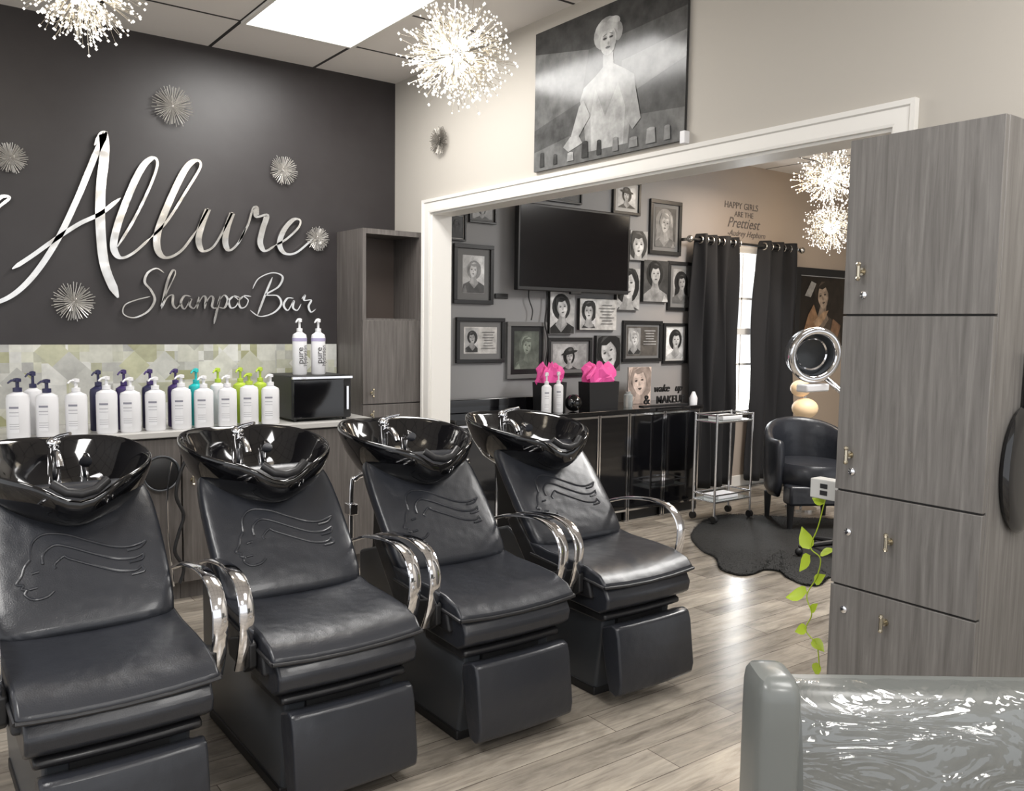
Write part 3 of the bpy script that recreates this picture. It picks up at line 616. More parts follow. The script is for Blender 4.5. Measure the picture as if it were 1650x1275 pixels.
photo(722,343,751,388,'plain black framed picture half hidden by the left door jamb',True,.05,D(bg=.02,face=.03,hair=.02,cloth=.02))
photo(732,394,795,490,'black framed photo with wide grey mat, woman in light curls left of the television',True,.14,D(bg=.5,hair=.3,face=.7,cloth=.1,s=.24),mc=m_matg)
photo(868,292,938,326,'black framed picture above the television, only its bottom visible',True,.06,D(bg=.05,face=.2),mc=m_matg)
photo(989,291,1032,346,'framed photo of a woman in a dark hat, top right of the television',True,.1,D(bg=.55,hat=True,hair=.03,face=.6))
photo(1049,323,1097,411,'dark framed soft grey portrait right of the television',True,.08,D(bg=.08,hair=.24,face=.42,cloth=.14,s=.27,big=1.15),mc=m_matg)
photo(1014,372,1041,420,'small unframed portrait at the right edge of the television',False,0,D(bg=.4,hair=.05,face=.65,s=.42,cy=.5))
photo(993,432,1028,500,'unframed portrait below the right corner of the television, dark haired close-up',False,0,D(bg=.45,hair=.02,face=.6,s=.42,cx=.45))
photo(1036,420,1074,487,'unframed photo of a woman on dark background between two framed portraits',False,0,D(bg=.05,hair=.02,face=.5,cloth=.3,cy=.66,s=.25))
photo(1078,422,1119,501,'black framed portrait of a woman with long dark hair beside the curtain',True,.1,D(bg=.22,hair=.02,face=.35,cloth=.12,big=1.15,s=.26),mc=m_matg)
photo(885,470,923,538,'unframed photo of an elegant woman in black gown below the television',False,0,D(bg=.45,hair=.02,face=.6,cloth=.02,cy=.62,s=.28))
photo(933,482,991,532,'unframed white canvas with a small portrait and lines of writing',False,0,D(bg=.55,hair=.03,face=.6,s=.4),txt='right')
photo(736,512,813,585,'black framed wide print, portrait beside a paragraph, lower left of the wall',True,.12,D(bg=.45,hair=.05,face=.6,s=.3),txt='right',mc=m_matg)
photo(818,519,880,610,'dark grey framed green-tinted photo of a woman with long hair',True,.1,D(bg=.10,hair=.16,face=.32,cloth=.18,tint=(.88,1,.85),big=1.2),fc=m_matg,mc=m_blackframe)
photo(884,544,953,606,'dark framed photo of a woman in a wide brimmed hat near the gift bags',True,.08,D(bg=.35,hat=True,face=.55,s=.22,cy=.5),mc=m_matg)
photo(960,541,997,598,'unframed tilted close-up portrait between the gift bags and text print',False,0,D(bg=.12,hair=.02,face=.65,s=.42,tilt=.35,cy=.52))
photo(1005,517,1066,583,'dark framed print with portrait left and pale writing right',True,.06,D(bg=.3,hair=.45,face=.6,s=.33),txt='dark',mc=m_matg)
photo(1070,521,1107,586,'black framed bright portrait lowest at the right near the curtain',True,.05,D(bg=.6,hair=.03,face=.6,cloth=.5,s=.27))
ex=[((.30,.17,.09),[(.02,.05),(.10,.45),(.16,.60),(.22,.40),(.14,.05)]),((.42,.27,.16),[(.16,.35),(.28,.50),(.34,.52),(.30,.40),(.22,.25)]),((.25,.14,.08),[(.36,.1),(.40,.4),(.5,.3),(.46,.1)]),((.35,.33,.3),[(.05,.72),(.12,.93),(.18,.90),(.12,.70)])]
photo(1284,436,1420,570,'large black framed photo on the tan wall right of the curtains',True,.01,D(bg=.02,hair=.03,face=.45,cloth=.08,cx=.3,cy=.72,s=.17,tint=(1,.75,.55)),group='pictures elsewhere',extra=ex)
# big photo over the doorway
a=hX(868,57,XW); b_=hX(1107,213,XW); z0=hX(863,279,XW).z; z1=a.z; w=a.y-b_.y; h=z1-z0
fr=Fr((XW-.004,a.y,z0),(0,-1,0),(-1,0,0)); t=thing('wall_photo','large glossy black and white photo of a woman in white above the doorway','photo',(XW-.01,a.y-w/2,z0))
build('board',MB().prism([(0,0),(w,0),(w,h),(0,h)],fr,0,.012),m_canvas,t,smooth=False)
def g3(c): return (c,c,c*.985)
pol=[(g3(.09),[(0,0),(w,0),(w,h),(0,h)]),(g3(.13),[(0,h*.3),(w*.35,h*.42),(w*.4,h*.75),(0,h*.85)]),(g3(.05),[(0,h*.85),(w*.4,h*.75),(w,h*.8),(w,h),(0,h)]),(g3(.17),[(w*.62,h*.35),(w,h*.5),(w,h*.66),(w*.62,h*.6)]),(g3(.15),[(0,0),(w,0),(w,h*.2),(w*.5,h*.25),(0,h*.14)])]
fx,fy=w*.53,h*.77
pol+=[(g3(.30),[(w*.40,h*.06),(w*.37,h*.28),(w*.345,h*.42),(w*.37,h*.50),(w*.45,h*.555),(w*.5,h*.60),(w*.57,h*.60),(w*.64,h*.545),(w*.70,h*.49),(w*.72,h*.36),(w*.68,h*.2),(w*.67,h*.06)]),
 (g3(.40),[(w*.43,h*.06),(w*.42,h*.3),(w*.45,h*.47),(w*.52,h*.27),(w*.60,h*.47),(w*.65,h*.3),(w*.64,h*.06)]),
 (g3(.30),[(w*.46,h*.46),(w*.525,h*.28),(w*.59,h*.46),(w*.53,h*.53)]),
 (g3(.30),[(w*.50,h*.52),(w*.498,h*.68),(w*.565,h*.68),(w*.572,h*.52),(w*.535,h*.47)]),
 (g3(.34),ell(fx-w*.012,fy+.045*h,w*.085,h*.105,.1)),(g3(.42),ell(fx-w*.045,fy+.085*h,w*.04,h*.04)),(g3(.44),ell(fx+w*.03,fy+.10*h,w*.045,h*.038)),(g3(.28),ell(fx+w*.065,fy+.03*h,w*.028,h*.06)),
 (g3(.44),ell(fx,fy-.01*h,w*.052,h*.092)),(g3(.32),ell(fx+w*.030,fy-.02*h,w*.018,h*.066)),
 (g3(.38),[(fx-w*.065,fy+.02*h),(fx-w*.055,fy+.09*h),(fx+w*.0,fy+.12*h),(fx+w*.06,fy+.085*h),(fx+w*.062,fy+.02*h),(fx+w*.04,fy+.058*h),(fx-w*.028,fy+.06*h)])]
for sx_ in (-1,1):
    pol+=[(g3(.25),ell(fx+sx_*w*.021,fy+.012*h,w*.016,h*.014)),(g3(.03),ell(fx+sx_*w*.021,fy+.010*h,w*.012,h*.006)),(g3(.10),ell(fx+sx_*w*.022,fy+.032*h,w*.015,h*.003,-sx_*.3))]
pol+=[(g3(.28),ell(fx+w*.004,fy-.026*h,w*.007,h*.011)),(g3(.05),ell(fx,fy-h*.052,w*.016,h*.008)),
 (g3(.36),[(w*.37,h*.42),(w*.34,h*.38),(w*.28,h*.17),(w*.31,h*.13),(w*.42,h*.30)]),(g3(.38),[(w*.28,h*.19),(w*.23,h*.13),(w*.27,h*.09),(w*.37,h*.13),(w*.34,h*.19)]),(g3(.34),[(w*.71,h*.42),(w*.75,h*.2),(w*.70,h*.14),(w*.66,h*.22)])]
for k in range(9):
    x=w*(.05+.105*k); hh=h*random.uniform(.04,.11); cc_=random.choice((.36,.26,.06,.2)); ww_=w*random.uniform(.03,.06); pol.append((g3(cc_),[(x,h*.025),(x+ww_,h*.025),(x+ww_*.9,h*.025+hh),(x+ww_*.1,h*.025+hh)])); pol.append((g3(cc_*1.2),ell(x+ww_*.5,h*.025+hh,ww_*.42,h*.010)))
mb=MB(); paint(mb,fr,pol,.0125,.00012); build('print',mb,m_gloss,t,smooth=False)
build('corner_clip',MB().box(XW-.03,XW,a.y-w-.015,a.y-w+.012,z0-.015,z0+.035),m_whiteplastic,t,bevel=.002)
# ------------------------------------------------ television
ty=YW-.11; a=hY(836,324,ty); b_=hY(1013,472,ty); z1=a.z; z0=hY(832,467,ty).z
t=thing('television','large flat black television mounted on the grey gallery wall','television',((a.x+b_.x)/2,ty,z0))
build('body',MB().box(a.x,b_.x,ty,ty+.045,z0,z1),m_black,t,bevel=.006)
build('screen',MB().box(a.x+.018,b_.x-.018,ty-.002,ty+.002,z0+.028,z1-.018),m_screen,t,smooth=False)
build('wall_mount',MB().box((a.x+b_.x)/2-.2,(a.x+b_.x)/2+.2,ty+.045,YW,z0+.15,z1-.15),m_black,t,smooth=False)
build('sensor_tab',MB().box((a.x+b_.x)/2-.05,(a.x+b_.x)/2+.05,ty-.004,ty+.02,z0-.015,z0+.004),m_black,t,bevel=.003)
hp=[hY(x,y,YW-.04) for x,y in ((880,462),(882,490),(878,520),(883,550),(878,590),(868,652))]; tag(build('power_cable',MB().tube(cat(hp,6),.005,6),m_black),'black cable dropping from the television between the photos','cable')
hp=[hY(x,y,YW-.035) for x,y in ((853,456),(852,480),(858,500),(856,516))]; tag(build('power_cable',MB().tube(cat(hp,6),.004,6),m_black),'short black cable under the left part of the television','cable')
c=hY(808,478,YW); tag(build('wall_socket',MB().box(c.x-.06,c.x+.05,YW-.012,YW,c.z-.015,c.z+.02),m_black,bevel=.003),'flat black wall plate left of the television','wall plate')
t=thing('wall_lettering','dark wall quote lettering above the left curtain','lettering',hY(1200,400,YW)); 
for s_,px,py,sz,sh in (('HAPPY GIRLS',1195,333,.078,0),('ARE THE',1199,347,.066,0),('Prettiest',1198,361,.125,.35),('-Audrey Hepburn',1203,378,.072,.35)):
    text('line_of_writing',s_,sz,m_faint,t,RXZ,hY(px,py,YW-.003),sh,.001)
# ------------------------------------------------ curtains
yr_=YW-.12; a=hY(1112,383,yr_); b_=hY(1292,402,yr_); zr=(hY(1118,386,yr_).z+hY(1283,402,yr_).z)/2
t=thing('curtain_rod','thin dark curtain rod over the back room window','curtain rod',((a.x+b_.x)/2,yr_,zr))
build('rod',MB().cyl((a.x,yr_,zr),(b_.x,yr_,zr),.012),m_rod,t)
for x in (a.x,b_.x): build('finial',MB().ball((x,yr_,zr),.03,12),m_silver,t)
for x in (a.x+.02,b_.x-.02): build('bracket',MB().box(x-.01,x+.01,yr_,YW,zr-.012,zr+.012),m_silver,t)
def curtain(px0,px1,label,nf,zb,flare=0):
    x0=hY(px0,500,yr_).x; x1=hY(px1,500,yr_).x; t=thing('curtain',label,'curtain',((x0+x1)/2,yr_,zb),'pair of black curtains')
    n=nf*10; rs=[]
    for z in [zb+(zr+.05-zb)*k/14 for k in range(15)]:
        fr_=(z-zb)/(zr-zb); row=[]
        for i in range(n+1):
            s_=i/n; x=x0+(x1-x0)*s_+(s_-.5)*flare*(1-fr_)+.01*math.sin(z*3+i); row.append(Vector((x,yr_+.045*math.cos(2*PI*nf*s_)+.012*math.sin(5*z+s_*9),z)))
        rs.append(row)
    o=build('fabric',MB().rings(rs,False,False,False),m_curtain,t,sub=1)
    so=o.modifiers.new('s','SOLIDIFY'); so.thickness=.004
    for k in range(nf*2):
        s_=(k+.5)/(nf*2); x=x0+(x1-x0)*s_
        build('grommet',MB().tube([(x,yr_+.03*math.cos(q),zr+.03*math.sin(q)) for q in [2*PI*j/16 for j in range(17)]],.006,6),m_silver,t)
curtain(1120,1190,'black grommet curtain left of the bright window',4,.06,.05)
curtain(1222,1282,'black grommet curtain right of the bright window',3,.06,.12)
# ------------------------------------------------ gallery counter
GY=4.42; gx1=hY(1131,655,GY).x; gz=hY(1131,652,GY).z; gx0=XW+TW+.02
tag(build('countertop',MB().box(gx0,gx1,GY-.02,YW-.016,gz-.03,gz),m_blackgloss,bevel=.004),'glossy black countertop along the gallery wall under the television','countertop')
px=[965,1013,1070,1126]; xp=[hY(p,700,GY).x for p in px]; d0=xp[1]-xp[0]
xsx=[gx0]+[xp[0]-d0*k for k in (3,2,1) if xp[0]-d0*k>gx0+.1]+xp[:]
gl=['glossy black cabinet by the door jamb, hidden behind the last basins','glossy black cabinet behind the third basin','glossy black cabinet behind the fourth basin','glossy black cabinet with chrome edging above the last armrest','glossy black cabinet with chrome edging, middle of the visible three','glossy black cabinet with chrome edging at the right end by the glass cart']
k0=len(xsx)-1
for i in range(k0):
    x0,x1=xsx[i]+.004,xsx[i+1]-.004; lb=gl[6-k0+i] if 6-k0+i>=0 else 'glossy black cabinet at the hidden end'
    t=thing('black_cabinet',lb,'cabinet',((x0+x1)/2,GY+.2,0),'black chrome-edged cabinets of the back room')
    build('body',MB().box(x0,x1,GY+.01,YW-.02,.07,gz-.031).box(x0+.01,x1-.01,GY+.04,YW-.04,0,.07),m_black,t,smooth=False)
    build('door',MB().box(x0+.012,x1-.012,GY,GY+.012,.10,gz-.05),m_blackgloss,t,bevel=.002)
    mb=MB(); 
    for x in (x0,x1-.012): mb.box(x,x+.012,GY-.006,GY+.012,0,gz-.032)
    mb.box(x0+.012,x1-.012,GY-.006,GY+.01,gz-.05,gz-.036); mb.box(x0+.012,x1-.012,GY-.006,GY+.01,.08,.094)
    build('chrome_frame',mb,m_chrome,t,smooth=False)
def onc(px,Y=4.6): return hY(px,650,Y).x
x0=gx0+.02; x1=onc(872,4.8); tag(build('counter_riser',MB().box(x0,x1,4.76,4.86,gz,gz+.09),m_blackgloss,bevel=.004),'low black riser at the left end of the back room counter','riser')
def giftbag(pa,pb,pt,Y,label):
    x0=onc(pa,Y); x1=onc(pb,Y); zt_=hY((pa+pb)/2,pt,Y).z; t=thing('gift_bag',label,'gift bag',((x0+x1)/2,Y,gz),'black gift bags with pink tissue')
    build('bag',MB().rings([[Vector((x,y,z)) for x,y in ((x0+e,Y-.06),(x1-e,Y-.06),(x1-e,Y+.06),(x0+e,Y+.06))] for z,e in ((gz,.01),(zt_,.0))],True,False),m_black,t,smooth=False)
    mb=MB(); cx=(x0+x1)/2; W=(x1-x0)*.5; n=26; rs=[]
    for z,k in ((-.04,.80),(0,.92),(.03,.98),(.06,.96),(.085,.82),(.105,.58),(.085,.35),(.06,.12)):
        ring=[]
        for j in range(n):
            a=2*PI*j/n; wv=1+.2*math.sin(a*5+z*30)+random.uniform(-.12,.12)
            ring.append(Vector((cx+math.cos(a)*W*k*wv,Y+math.sin(a)*.055*k*wv,zt_+z*(1+.4*math.sin(a*3+1))+random.uniform(-.014,.014))))
        rs.append(ring)
    mb.rings(rs,True,True); build('tissue_paper',mb,m_pink,t,smooth=False)
giftbag(866,904,616,4.66,'small black gift bag with pink tissue, left of the pair on the counter')
giftbag(940,988,615,4.6,'larger black gift bag with pink tissue, right of the pair on the counter')
for i,(x,y,l) in enumerate(((880,4.46,'white pump bottle on the black counter, left of two'),(899,4.5,'white pump bottle on the black counter, right of two'))):
    xx=hY(x,665,y).x; bottle('lotion_bottle',l,'bottle',(xx,y,gz),.037,.20,m_whiteplastic,m_whiteplastic,'white bottles on the back room counter',ph=.08,ink=m_ink)
xx=onc(924,4.5); tag(build('decor_ball',MB().ball((xx,4.5,gz+.06),.06,20),m_blackgloss),'shiny black ball beside the white bottles','ornament')
xx=onc(1012,4.55); tag(build('jar',MB().lathe([(.03,0),(.034,.01),(.034,.09),(.02,.1),(.02,.115)],(xx,4.55,gz),18),m_glass),'small glass jar left of the magazine on the counter','jar')
a=hY(1013,592,4.7); b_=hY(1048,648,4.7); t=thing('magazine','upright magazine with a woman\'s face on the cover','magazine',((a.x+b_.x)/2,4.7,gz))
fr=Fr((a.x,4.7,gz),(1,0,0),(0,-1,0)); w=b_.x-a.x; h=a.z-gz
build('pages',MB().box(a.x,b_.x,4.7,4.712,gz,gz+h),m_mat,t,smooth=False); mb=MB(); paint(mb,fr,portrait(w,h,bg=.7,hair=.35,face=.8,cloth=.5,s=.40,tint=(1,.8,.7)),.001); build('cover',mb,m_print,t,smooth=False)
xx=onc(1080,4.5); t=thing('word_sign','black cut-out word sign at the right end of the counter','sign',(xx,4.5,gz))
text('script_word','wake',.08,m_black,t,RXZ,(onc(1065,4.5),4.5,gz+.13),.35,.006); text('script_word','up',.08,m_black,t,RXZ,(onc(1092,4.5),4.5,gz+.13),.35,.006); text('ampersand','&',.10,m_black,t,RXZ,(onc(1042,4.5),4.5,gz+.048),0,.006); text('block_word','MAKEUP',.08,m_black,t,RXZ,(onc(1080,4.5),4.5,gz+.043),0,.006,bold=.001)
build('stand',MB().box(onc(1034,4.5),onc(1106,4.5),4.48,4.53,gz,gz+.008),m_black,t,smooth=False)
xx=onc(1117,4.46); tag(build('tissue_box',MB().lathe([(.035,0),(.038,.05),(.028,.07),(.012,.10)],(xx,4.46,gz),12,1,.7),m_whiteplastic),'small white dispenser at the right end of the counter','dispenser')
# ------------------------------------------------ glass cart
c0=hZ(1150,842,.02); t=thing('glass_cart','chrome and glass rolling cart by the black curtain','cart',(c0.x+.2,c0.y+.1,0)); W_,D_=.40,.20
for i,(dx,dy) in enumerate(((0,0),(W_,0),(0,D_),(W_,D_))):
    x,y=c0.x+dx,c0.y+dy
    build('post',MB().cyl((x,y,.05),(x,y,.80),.009),m_chrome,t); build('caster',MB().cyl((x-.012,y,.038),(x+.012,y,.038),.026),m_black,t)
for z in (.16,.74):
    build('glass_shelf',MB().box(c0.x,c0.x+W_,c0.y,c0.y+D_,z,z+.008),m_glass,t,smooth=False)
    mb=MB(); cs=[(c0.x,c0.y),(c0.x+W_,c0.y),(c0.x+W_,c0.y+D_),(c0.x,c0.y+D_),(c0.x,c0.y)]
    for k in range(4): mb.cyl((*cs[k],z+.05),(*cs[k+1],z+.05),.006); mb.cyl((*cs[k],z),(*cs[k+1],z),.006)
    build('rail',mb,m_chrome,t)
for k,(z,x,l) in enumerate(((.169,.08,'stack of white papers on the lower cart shelf'),(.749,.1,'white folded papers on the upper cart shelf'))):
    tag(build('paper_stack',MB().box(c0.x+x,c0.x+x+.22,c0.y+.03,c0.y+.17,z,z+.03),m_whiteplastic,bevel=.004),l,'papers')
# ------------------------------------------------ rug
op=[(1113,866),(1126,846),(1150,834),(1190,830),(1240,833),(1290,836),(1345,838),(1420,850),(1470,880),(1450,930),(1380,945),(1340,932),(1322,944),(1296,944),(1268,932),(1255,922),(1232,920),(1212,927),(1188,928),(1160,918),(1152,900),(1130,888)]
pts=[hZ(x,y,0) for x,y in op]; c=cat(pts,5,True); mb=MB(); ctr=sum(c,Vector())/len(c)
mb.rings([[Vector((p.x,p.y,.001)) for p in c],[Vector((p.x,p.y,.005)) for p in c],[ctr+(p-ctr)*.97+Vector((0,0,.008)) for p in c]])
for k in range(6500):
    i=random.randrange(len(c)); f=math.sqrt(random.random())*1.0 if k>2200 else random.uniform(.965,1.0); e=c[i].lerp(c[(i+1)%len(c)],random.random()); p=ctr+(e-ctr)*f; p=Vector((p.x,p.y,.006))
    dr=(e-ctr).normalized()*random.uniform(.010,.024)+Vector((random.uniform(-.010,.010),random.uniform(-.010,.010),random.uniform(.003,.009))); sd=Vector((-dr.y,dr.x,0)).normalized()*.0022
    mb.add([p-sd,p+sd,p+dr],[(0,1,2)])
m_fur=mat('cowhide',(.010,.010,.010),.55); mp=mapped(m_fur,(1,1,1)); n=noise(m_fur,mp,60,5,.7); bump(m_fur,n.outputs['Fac'],.8,.02)
tag(build('cowhide_rug',mb,m_fur,smooth=False),'black cowhide rug on the floor in front of the tub chair','rug')
# ------------------------------------------------ tub chair
t=thing('tub_chair','black leather tub armchair by the right curtain','armchair',(0,0,0))
rs=[]
for k in range(29):
    a=-.16*PI+(1.32*PI)*k/28; s_=math.sin(a); top=.62+.13*max(0,s_)**.8
    cx_,cy_=math.cos(a),s_
    ro=.33; ri=.25
    rs.append([Vector((cx_*ri,cy_*ri,.20)),Vector((cx_*ri,cy_*ri,top-.04)),Vector((cx_*(ri+.02),cy_*(ri+.02),top-.01)),Vector((cx_*(ri+ro)/2,cy_*(ri+ro)/2,top)),Vector((cx_*(ro-.015),cy_*(ro-.015),top-.01)),Vector((cx_*ro,cy_*ro,top-.04)),Vector((cx_*(ro-.01),cy_*(ro-.01),.17))])
build('shell',MB().rings(rs),m_leather,t,sub=1)
build('seat_cushion',MB().lathe([(.05,.30),(.25,.30),(.265,.33),(.265,.42),(.245,.45),(.05,.46)],(0,-.02,0),28,1,1.08),m_leather,t)
build('front_rail',MB().box(-.25,.25,-.28,-.14,.17,.31),m_leather,t,bevel=.02)
for x in (-.22,.22):
    for y in (-.22,.2): build('leg',MB().cyl((x,y,0),(x,y,.19),.018,.028,n=12),m_black,t)
c0=hZ(1262,852,0.01); t.location=(c0.x+.345,c0.y+.05,0.0085); t.rotation_euler=(0,0,-.55)
# ------------------------------------------------ hood dryer
c=hF(1312,572,5.2); t=thing('hood_dryer','silver round hood dryer on a stand above the tub chair','hair dryer',(c.x+.12,c.y-.1,0))
d=Vector((-.45,-.88,-.12)).normalized(); R_=d.to_track_quat('Z','Y').to_matrix(); 
build('hood',MB().lathe([(.02,-.13),(.10,-.12),(.150,-.08),(.162,-.02),(.162,.0),(.14,.0),(.132,-.02),(.11,-.07),(.03,-.095)],c,36,axis=R_),m_plastic,t)
tor=[]; 
for k in range(13):
    a=2*PI*k/12; tor.append((.148+.024*math.cos(a),.024*math.sin(a)))
mbt=MB(); rsx=[]
for j in range(41):
    b_=2*PI*j/40; rsx.append([c+R_@Vector((r_*math.cos(b_),r_*math.sin(b_),z_+.008)) for r_,z_ in tor[:-1]])
mbt.rings(rsx,False,False); build('hood_rim',mbt,m_chrome,t)
mbt=MB(); rsx=[]
for j in range(31):
    b_=2*PI*j/30; rsx.append([c+R_@Vector((r_*math.cos(b_),r_*math.sin(b_),z_)) for r_,z_ in ((.105,-.03),(.098,-.024),(.090,-.03),(.098,-.036))])
mbt.rings(rsx,False,False); build('inner_ring',mbt,m_chrome,t)
pb=Vector((c.x+.20,c.y-.10,0))
build('arm',MB().tube(cat([c-d*.11,c-d*.17+Vector((.06,0,-.06)),Vector((pb.x,pb.y,c.z-.25))],6),.018,10),m_chrome,t)
build('pole',MB().cyl((pb.x,pb.y,.07),(pb.x,pb.y,c.z-.24),.016),m_chrome,t)
mb=MB()
for k in range(5):
    a=2*PI*k/5; mb.tube([pb+Vector((0,0,.10)),pb+Vector((math.cos(a)*.25,math.sin(a)*.25,.065))],[.02,.012],8)
build('star_base',mb,m_black,t)
for k in range(5):
    a=2*PI*k/5; build('caster',MB().ball(pb+Vector((math.cos(a)*.25,math.sin(a)*.25,.035)),.026,10),m_black,t)
build('control_box',MB().box(c.x-.10,c.x+.13,c.y-.03,c.y+.05,c.z-.225,c.z-.178),m_whiteplastic,t,bevel=.01)
c=hF(1290,626,6.7); c2=hF(1297,658,6.7); t=thing('cream_lamp','cream oval double lamp between the curtain and the hood dryer','lamp',(c2.x,c2.y,0))
build('shade',MB().ball(c,.078,20,sz=.85),m_cream,t); build('shade',MB().ball(c2,.10,20,sz=.8),m_cream,t)
build('pole',MB().cyl((c2.x,c2.y,.02),(c2.x,c2.y,c.z),.01),m_silver,t); build('base',MB().lathe([(.12,0),(.12,.015),(.02,.03)],(c2.x,c2.y,0),24),m_silver,t)
# ------------------------------------------------ lockers
XL=2.26; yA=hX(1366,330,XL).y; yB=hX(1613,340,XL).y; zL=hX(1625,181,XL).z
t=thing('locker_cabinet','tall grey wood-grain locker cabinet with brass handles at the right','cabinet',((XL+XW)/2,(yA+yB)/2,0))
build('body',MB().box(XL+.02,XW-.032,yB,yA,.0,zL),m_locker,t,bevel=.002)
zz1=hX(1350,508,XL).z; zz2=hX(1341,787,XL).z; zz3=hX(1335,937,XL).z; zz4=zz3-(zz2-zz3)*1.05
zsq=[zL,zz1,zz2,zz3,zz4,.06]
hd=[((1390,438),(1392,475)),((1370,733),(1373,760)),((1434,873),(1367,857)),((1426,1003),(1360,982)),None]
for i in range(5):
    nm='door' if i<2 else 'drawer'
    d=build(nm,MB().box(XL,XL+.02,yB+.001,yA-.001,zsq[i+1]+.003,zsq[i]-(.001 if i==0 else .003)),m_locker,t,bevel=.0015)
    if hd[i]:
        p=hX(*hd[i][0],XL); knob(p,(-1,0,0),d); q=hX(*hd[i][1],XL)
        build('lock',MB().lathe([(.001,.006),(.006,.006),(.0105,.004),(.0105,0)],q,16,axis=Vector((-1,0,0)).to_track_quat('Z','Y').to_matrix()),m_chrome,d)
build('seam_backing',MB().box(XL+.012,XL+.021,yB+.004,yA-.004,.06,zL-.004),m_edge,t,smooth=False)
c=hY(1660,752,yB-.03); t=thing('hand_mirror','black oval hand mirror hanging at the near side of the lockers','mirror',(c.x,yB-.03,c.z-.2))
rm=Matrix.Rotation(PI/2,3,'X'); mbm=MB().lathe([(.001,.026),(.09,.026),(.108,.020),(.116,.010),(.112,0)],(c.x,yB-.003,c.z-.01),40,1,1.5,axis=rm)
build('case',mbm,m_blackgloss,t); build('handle',MB().tube([(c.x,yB-.016,c.z+.14),(c.x,yB-.016,c.z+.30)],[.018,.014],10),m_blackgloss,t)
a=hX(1306,770,XL+.03); b_=hX(1342,808,XL+.03); t=thing('outlet_box','pale outlet box on the far side of the lockers above the vine','outlet',(XL+.06,yA+.03,b_.z))
build('box',MB().box(XL+.03,XL+.08,yA+.001,a.y,b_.z,a.z),m_outlet,t,bevel=.003)
for zc in (.33,.68):
    mb=MB(); z=b_.z+(a.z-b_.z)*zc; ym=(yA+a.y)/2+.004; mb.box(XL+.028,XL+.031,ym-.012,ym+.012,z-.007,z+.007); build('socket',mb,m_black,t)
st=[(1332,800),(1328,812),(1318,850),(1306,882),(1322,900),(1316,930),(1300,960),(1308,990),(1298,1015),(1316,1040),(1320,1075)]
XV=XL+.055; vp=[hX(x,y,XV) for x,y in st]
t=thing('pothos_vine','trailing green leafy vine beside the lockers','plant',vp[-1])
build('stem',MB().tube(cat(vp,5),.0020,6),m_leaf,t)
def leaf(px,py,L_,ang,tw):
    c=hX(px,py,XV); e=Vector((0,-math.cos(ang),math.sin(ang))); n_=Vector((-math.cos(tw),0,math.sin(tw))); s_=e.cross(n_).normalized(); n_=s_.cross(e)
    rs=[]
    for v,w_ in ((0,.02),(.12,.28),(.3,.36),(.55,.30),(.8,.14),(1,.01)):
        rs.append([c+e*L_*v-s_*w_*L_+n_*.1*w_*L_,c+e*L_*v-n_*.04*L_,c+e*L_*v+s_*w_*L_+n_*.1*w_*L_])
    build('leaf',MB().rings(rs,False,False,False),m_leaf,t)
for px_,py_,L_,an,tw in ((1328,812,.045,2.9,.9),(1304,885,.072,2.0,.3),(1305,895,.070,-2.1,.8),(1322,892,.055,.4,1.0),(1300,955,.085,-2.7,.9),(1312,938,.05,.7,.5),(1306,985,.04,.9,.6),(1300,1012,.05,-2.6,.4),(1310,1030,.05,-.6,.9),(1316,1068,.045,-1.5,.7)):
    leaf(px_,py_,L_,an,tw)
# ------------------------------------------------ grey chair with plastic cover (local: x right, y away)
t=thing('styling_chair','grey vinyl styling chair with clear plastic back cover in the near right corner','salon chair',(0,0,0))
rs=[]
for z,yo_ in ((.35,.0),(.5,-.0),(.62,.01),(.685,.02),(.718,.03),(.730,.045)):
    k=.0 if z<.71 else .012
    rs.append([Vector((-.245,yo_+k,z)),Vector((-.1,yo_-.012+k,z)),Vector((.1,yo_-.016+k,z)),Vector((.28,yo_+k,z)),Vector((.28,yo_+.09-k,z)),Vector((-.245,yo_+.09-k,z))])
bk=build('backrest',MB().rings(rs),m_greychair,t,bevel=.01)
def bolster(cx):
    rs=[]
    for z,k in ((.30,1),(.55,1),(.68,1),(.735,.99),(.757,.93),(.770,.78),(.775,.45)):
        rs.append([Vector((cx+.042*k*math.copysign(abs(math.cos(a))**.45,math.cos(a)),.03+.070*k*math.copysign(abs(math.sin(a))**.45,math.sin(a)),z)) for a in [2*PI*j/28 for j in range(28)]])
    return build('side_bolster',MB().rings(rs),m_greychair,t)
bolster(-.283); bolster(.318)
build('seat',MB().box(-.10,.275,.12,.48,.36,.45),m_greychair,t,bevel=.03)
build('pump_column',MB().cyl((.08,.30,.04),(.08,.30,.36),.035),m_chrome,t); build('base_disc',MB().lathe([(.24,0),(.24,.015),(.06,.04)],(.08,.30,0),36),m_chrome,t)
m_film=mat('clear_film',(.95,.97,.97),.05); N,L,b=nodes(m_film); tr=N.new('ShaderNodeBsdfTransparent'); mxs=N.new('ShaderNodeMixShader'); 
lw=N.new('ShaderNodeBsdfGlossy'); lw.inputs['Roughness'].default_value=.10; mxs.inputs[0].default_value=.13; L.new(tr.outputs[0],mxs.inputs[1]); L.new(lw.outputs[0],mxs.inputs[2]); L.new(mxs.outputs[0],N['Material Output'].inputs['Surface'])
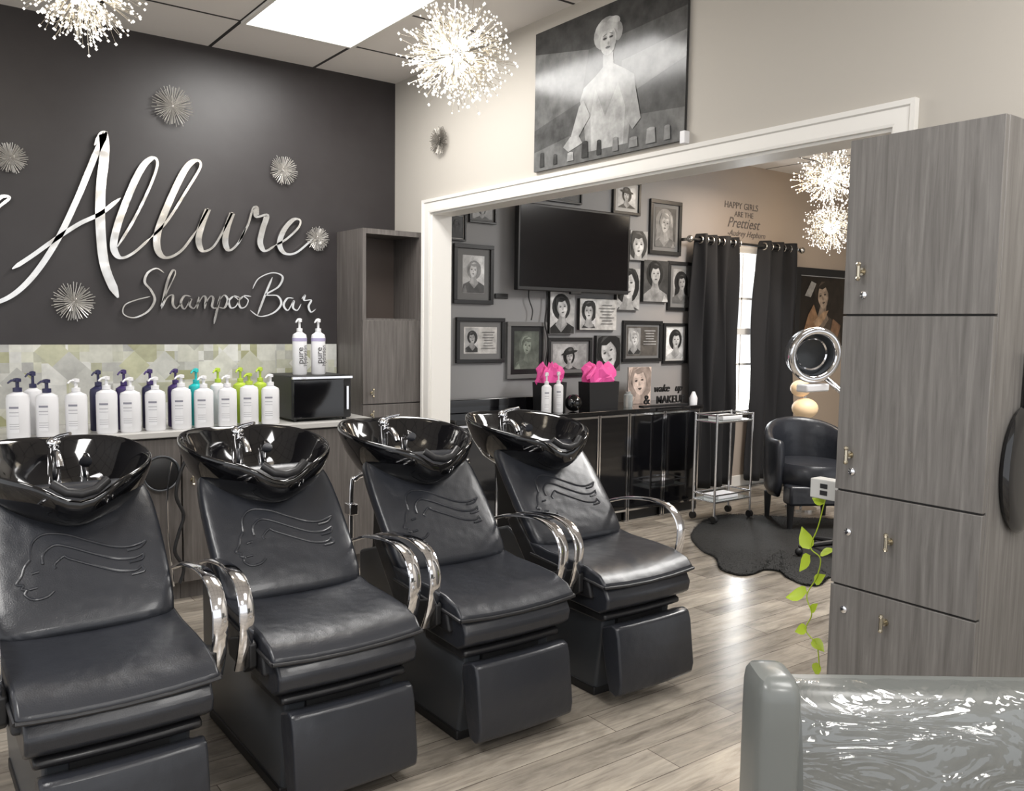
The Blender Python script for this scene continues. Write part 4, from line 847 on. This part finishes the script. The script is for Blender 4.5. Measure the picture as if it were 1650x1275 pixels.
mp=mapped(m_film,(1.8,1.8,5),rot=(0,.6,.3)); n=noise(m_film,mp,2.6,3,.45,1.6); bp_=N.new('ShaderNodeBump'); bp_.inputs['Strength'].default_value=.9; bp_.inputs['Distance'].default_value=.045; L.new(n.outputs['Fac'],bp_.inputs['Height']); L.new(bp_.outputs[0],lw.inputs['Normal'])
g=[]
for j,(z,yy) in enumerate([(.36,-.035),(.45,-.035),(.53,-.032),(.62,-.022),(.685,-.010),(.725,.010),(.737,.05),(.737,.09),(.715,.125),(.52,.13)]):
    g.append([Vector((-.235+.51*i/24,yy+.003*math.sin(i*1.3+j*2),z+.002*math.sin(i*2.1+j))) for i in range(25)])
build('plastic_cover',MB().rings(g,False,False,False),m_film,bk,sub=1)
o_=fh*1.55+r0*.785; t.location=(o_.x,o_.y,0); t.rotation_euler=(0,0,-TH)
# ------------------------------------------------ pipes between chairs
for i,(px_,py_,l) in enumerate(((566,800,'chrome plumbing pipe stand between the second and third chairs'),(735,775,'chrome plumbing pipe stand between the third and fourth chairs'))):
    c=hY(px_,py_,3.42); t=thing('pipe_stand',l,'pipe stand',(c.x,3.42,0),'pipe stands between the chairs')
    build('pipe',MB().tube(cat([(c.x,3.42,.0),(c.x,3.42,c.z),(c.x+.02,3.41,c.z+.08),(c.x+.05,3.38,c.z+.10)],6),.012,10),m_chrome,t)
    build('valve',MB().box(c.x-.02,c.x+.02,3.39,3.45,c.z-.08,c.z-.03),m_chrome,t,bevel=.005)
# ------------------------------------------------ lights / world
area((5.6,4.2,2.6),.5,.5,12,(1,.8,.6))  # added warm fill with no fixture, near the gallery wall
area((4.2,2.4,2.7),.8,.8,40,(1,.98,.95),(math.radians(-35),0,0))  # added fill light, no panel here, brightens the back room
area(((wx0+wx1)/2,YW+.35,(wz0+wz1)/2),wx1-wx0+.3,wz1-wz0+.2,60,(.95,.98,1),(math.radians(-90),0,0))  # daylight: area light set outside the window
W=bpy.data.worlds.new('world'); S.world=W; W.use_nodes=True; W.node_tree.nodes['Background'].inputs[0].default_value=(.96,.975,1,1); W.node_tree.nodes['Background'].inputs[1].default_value=1.2
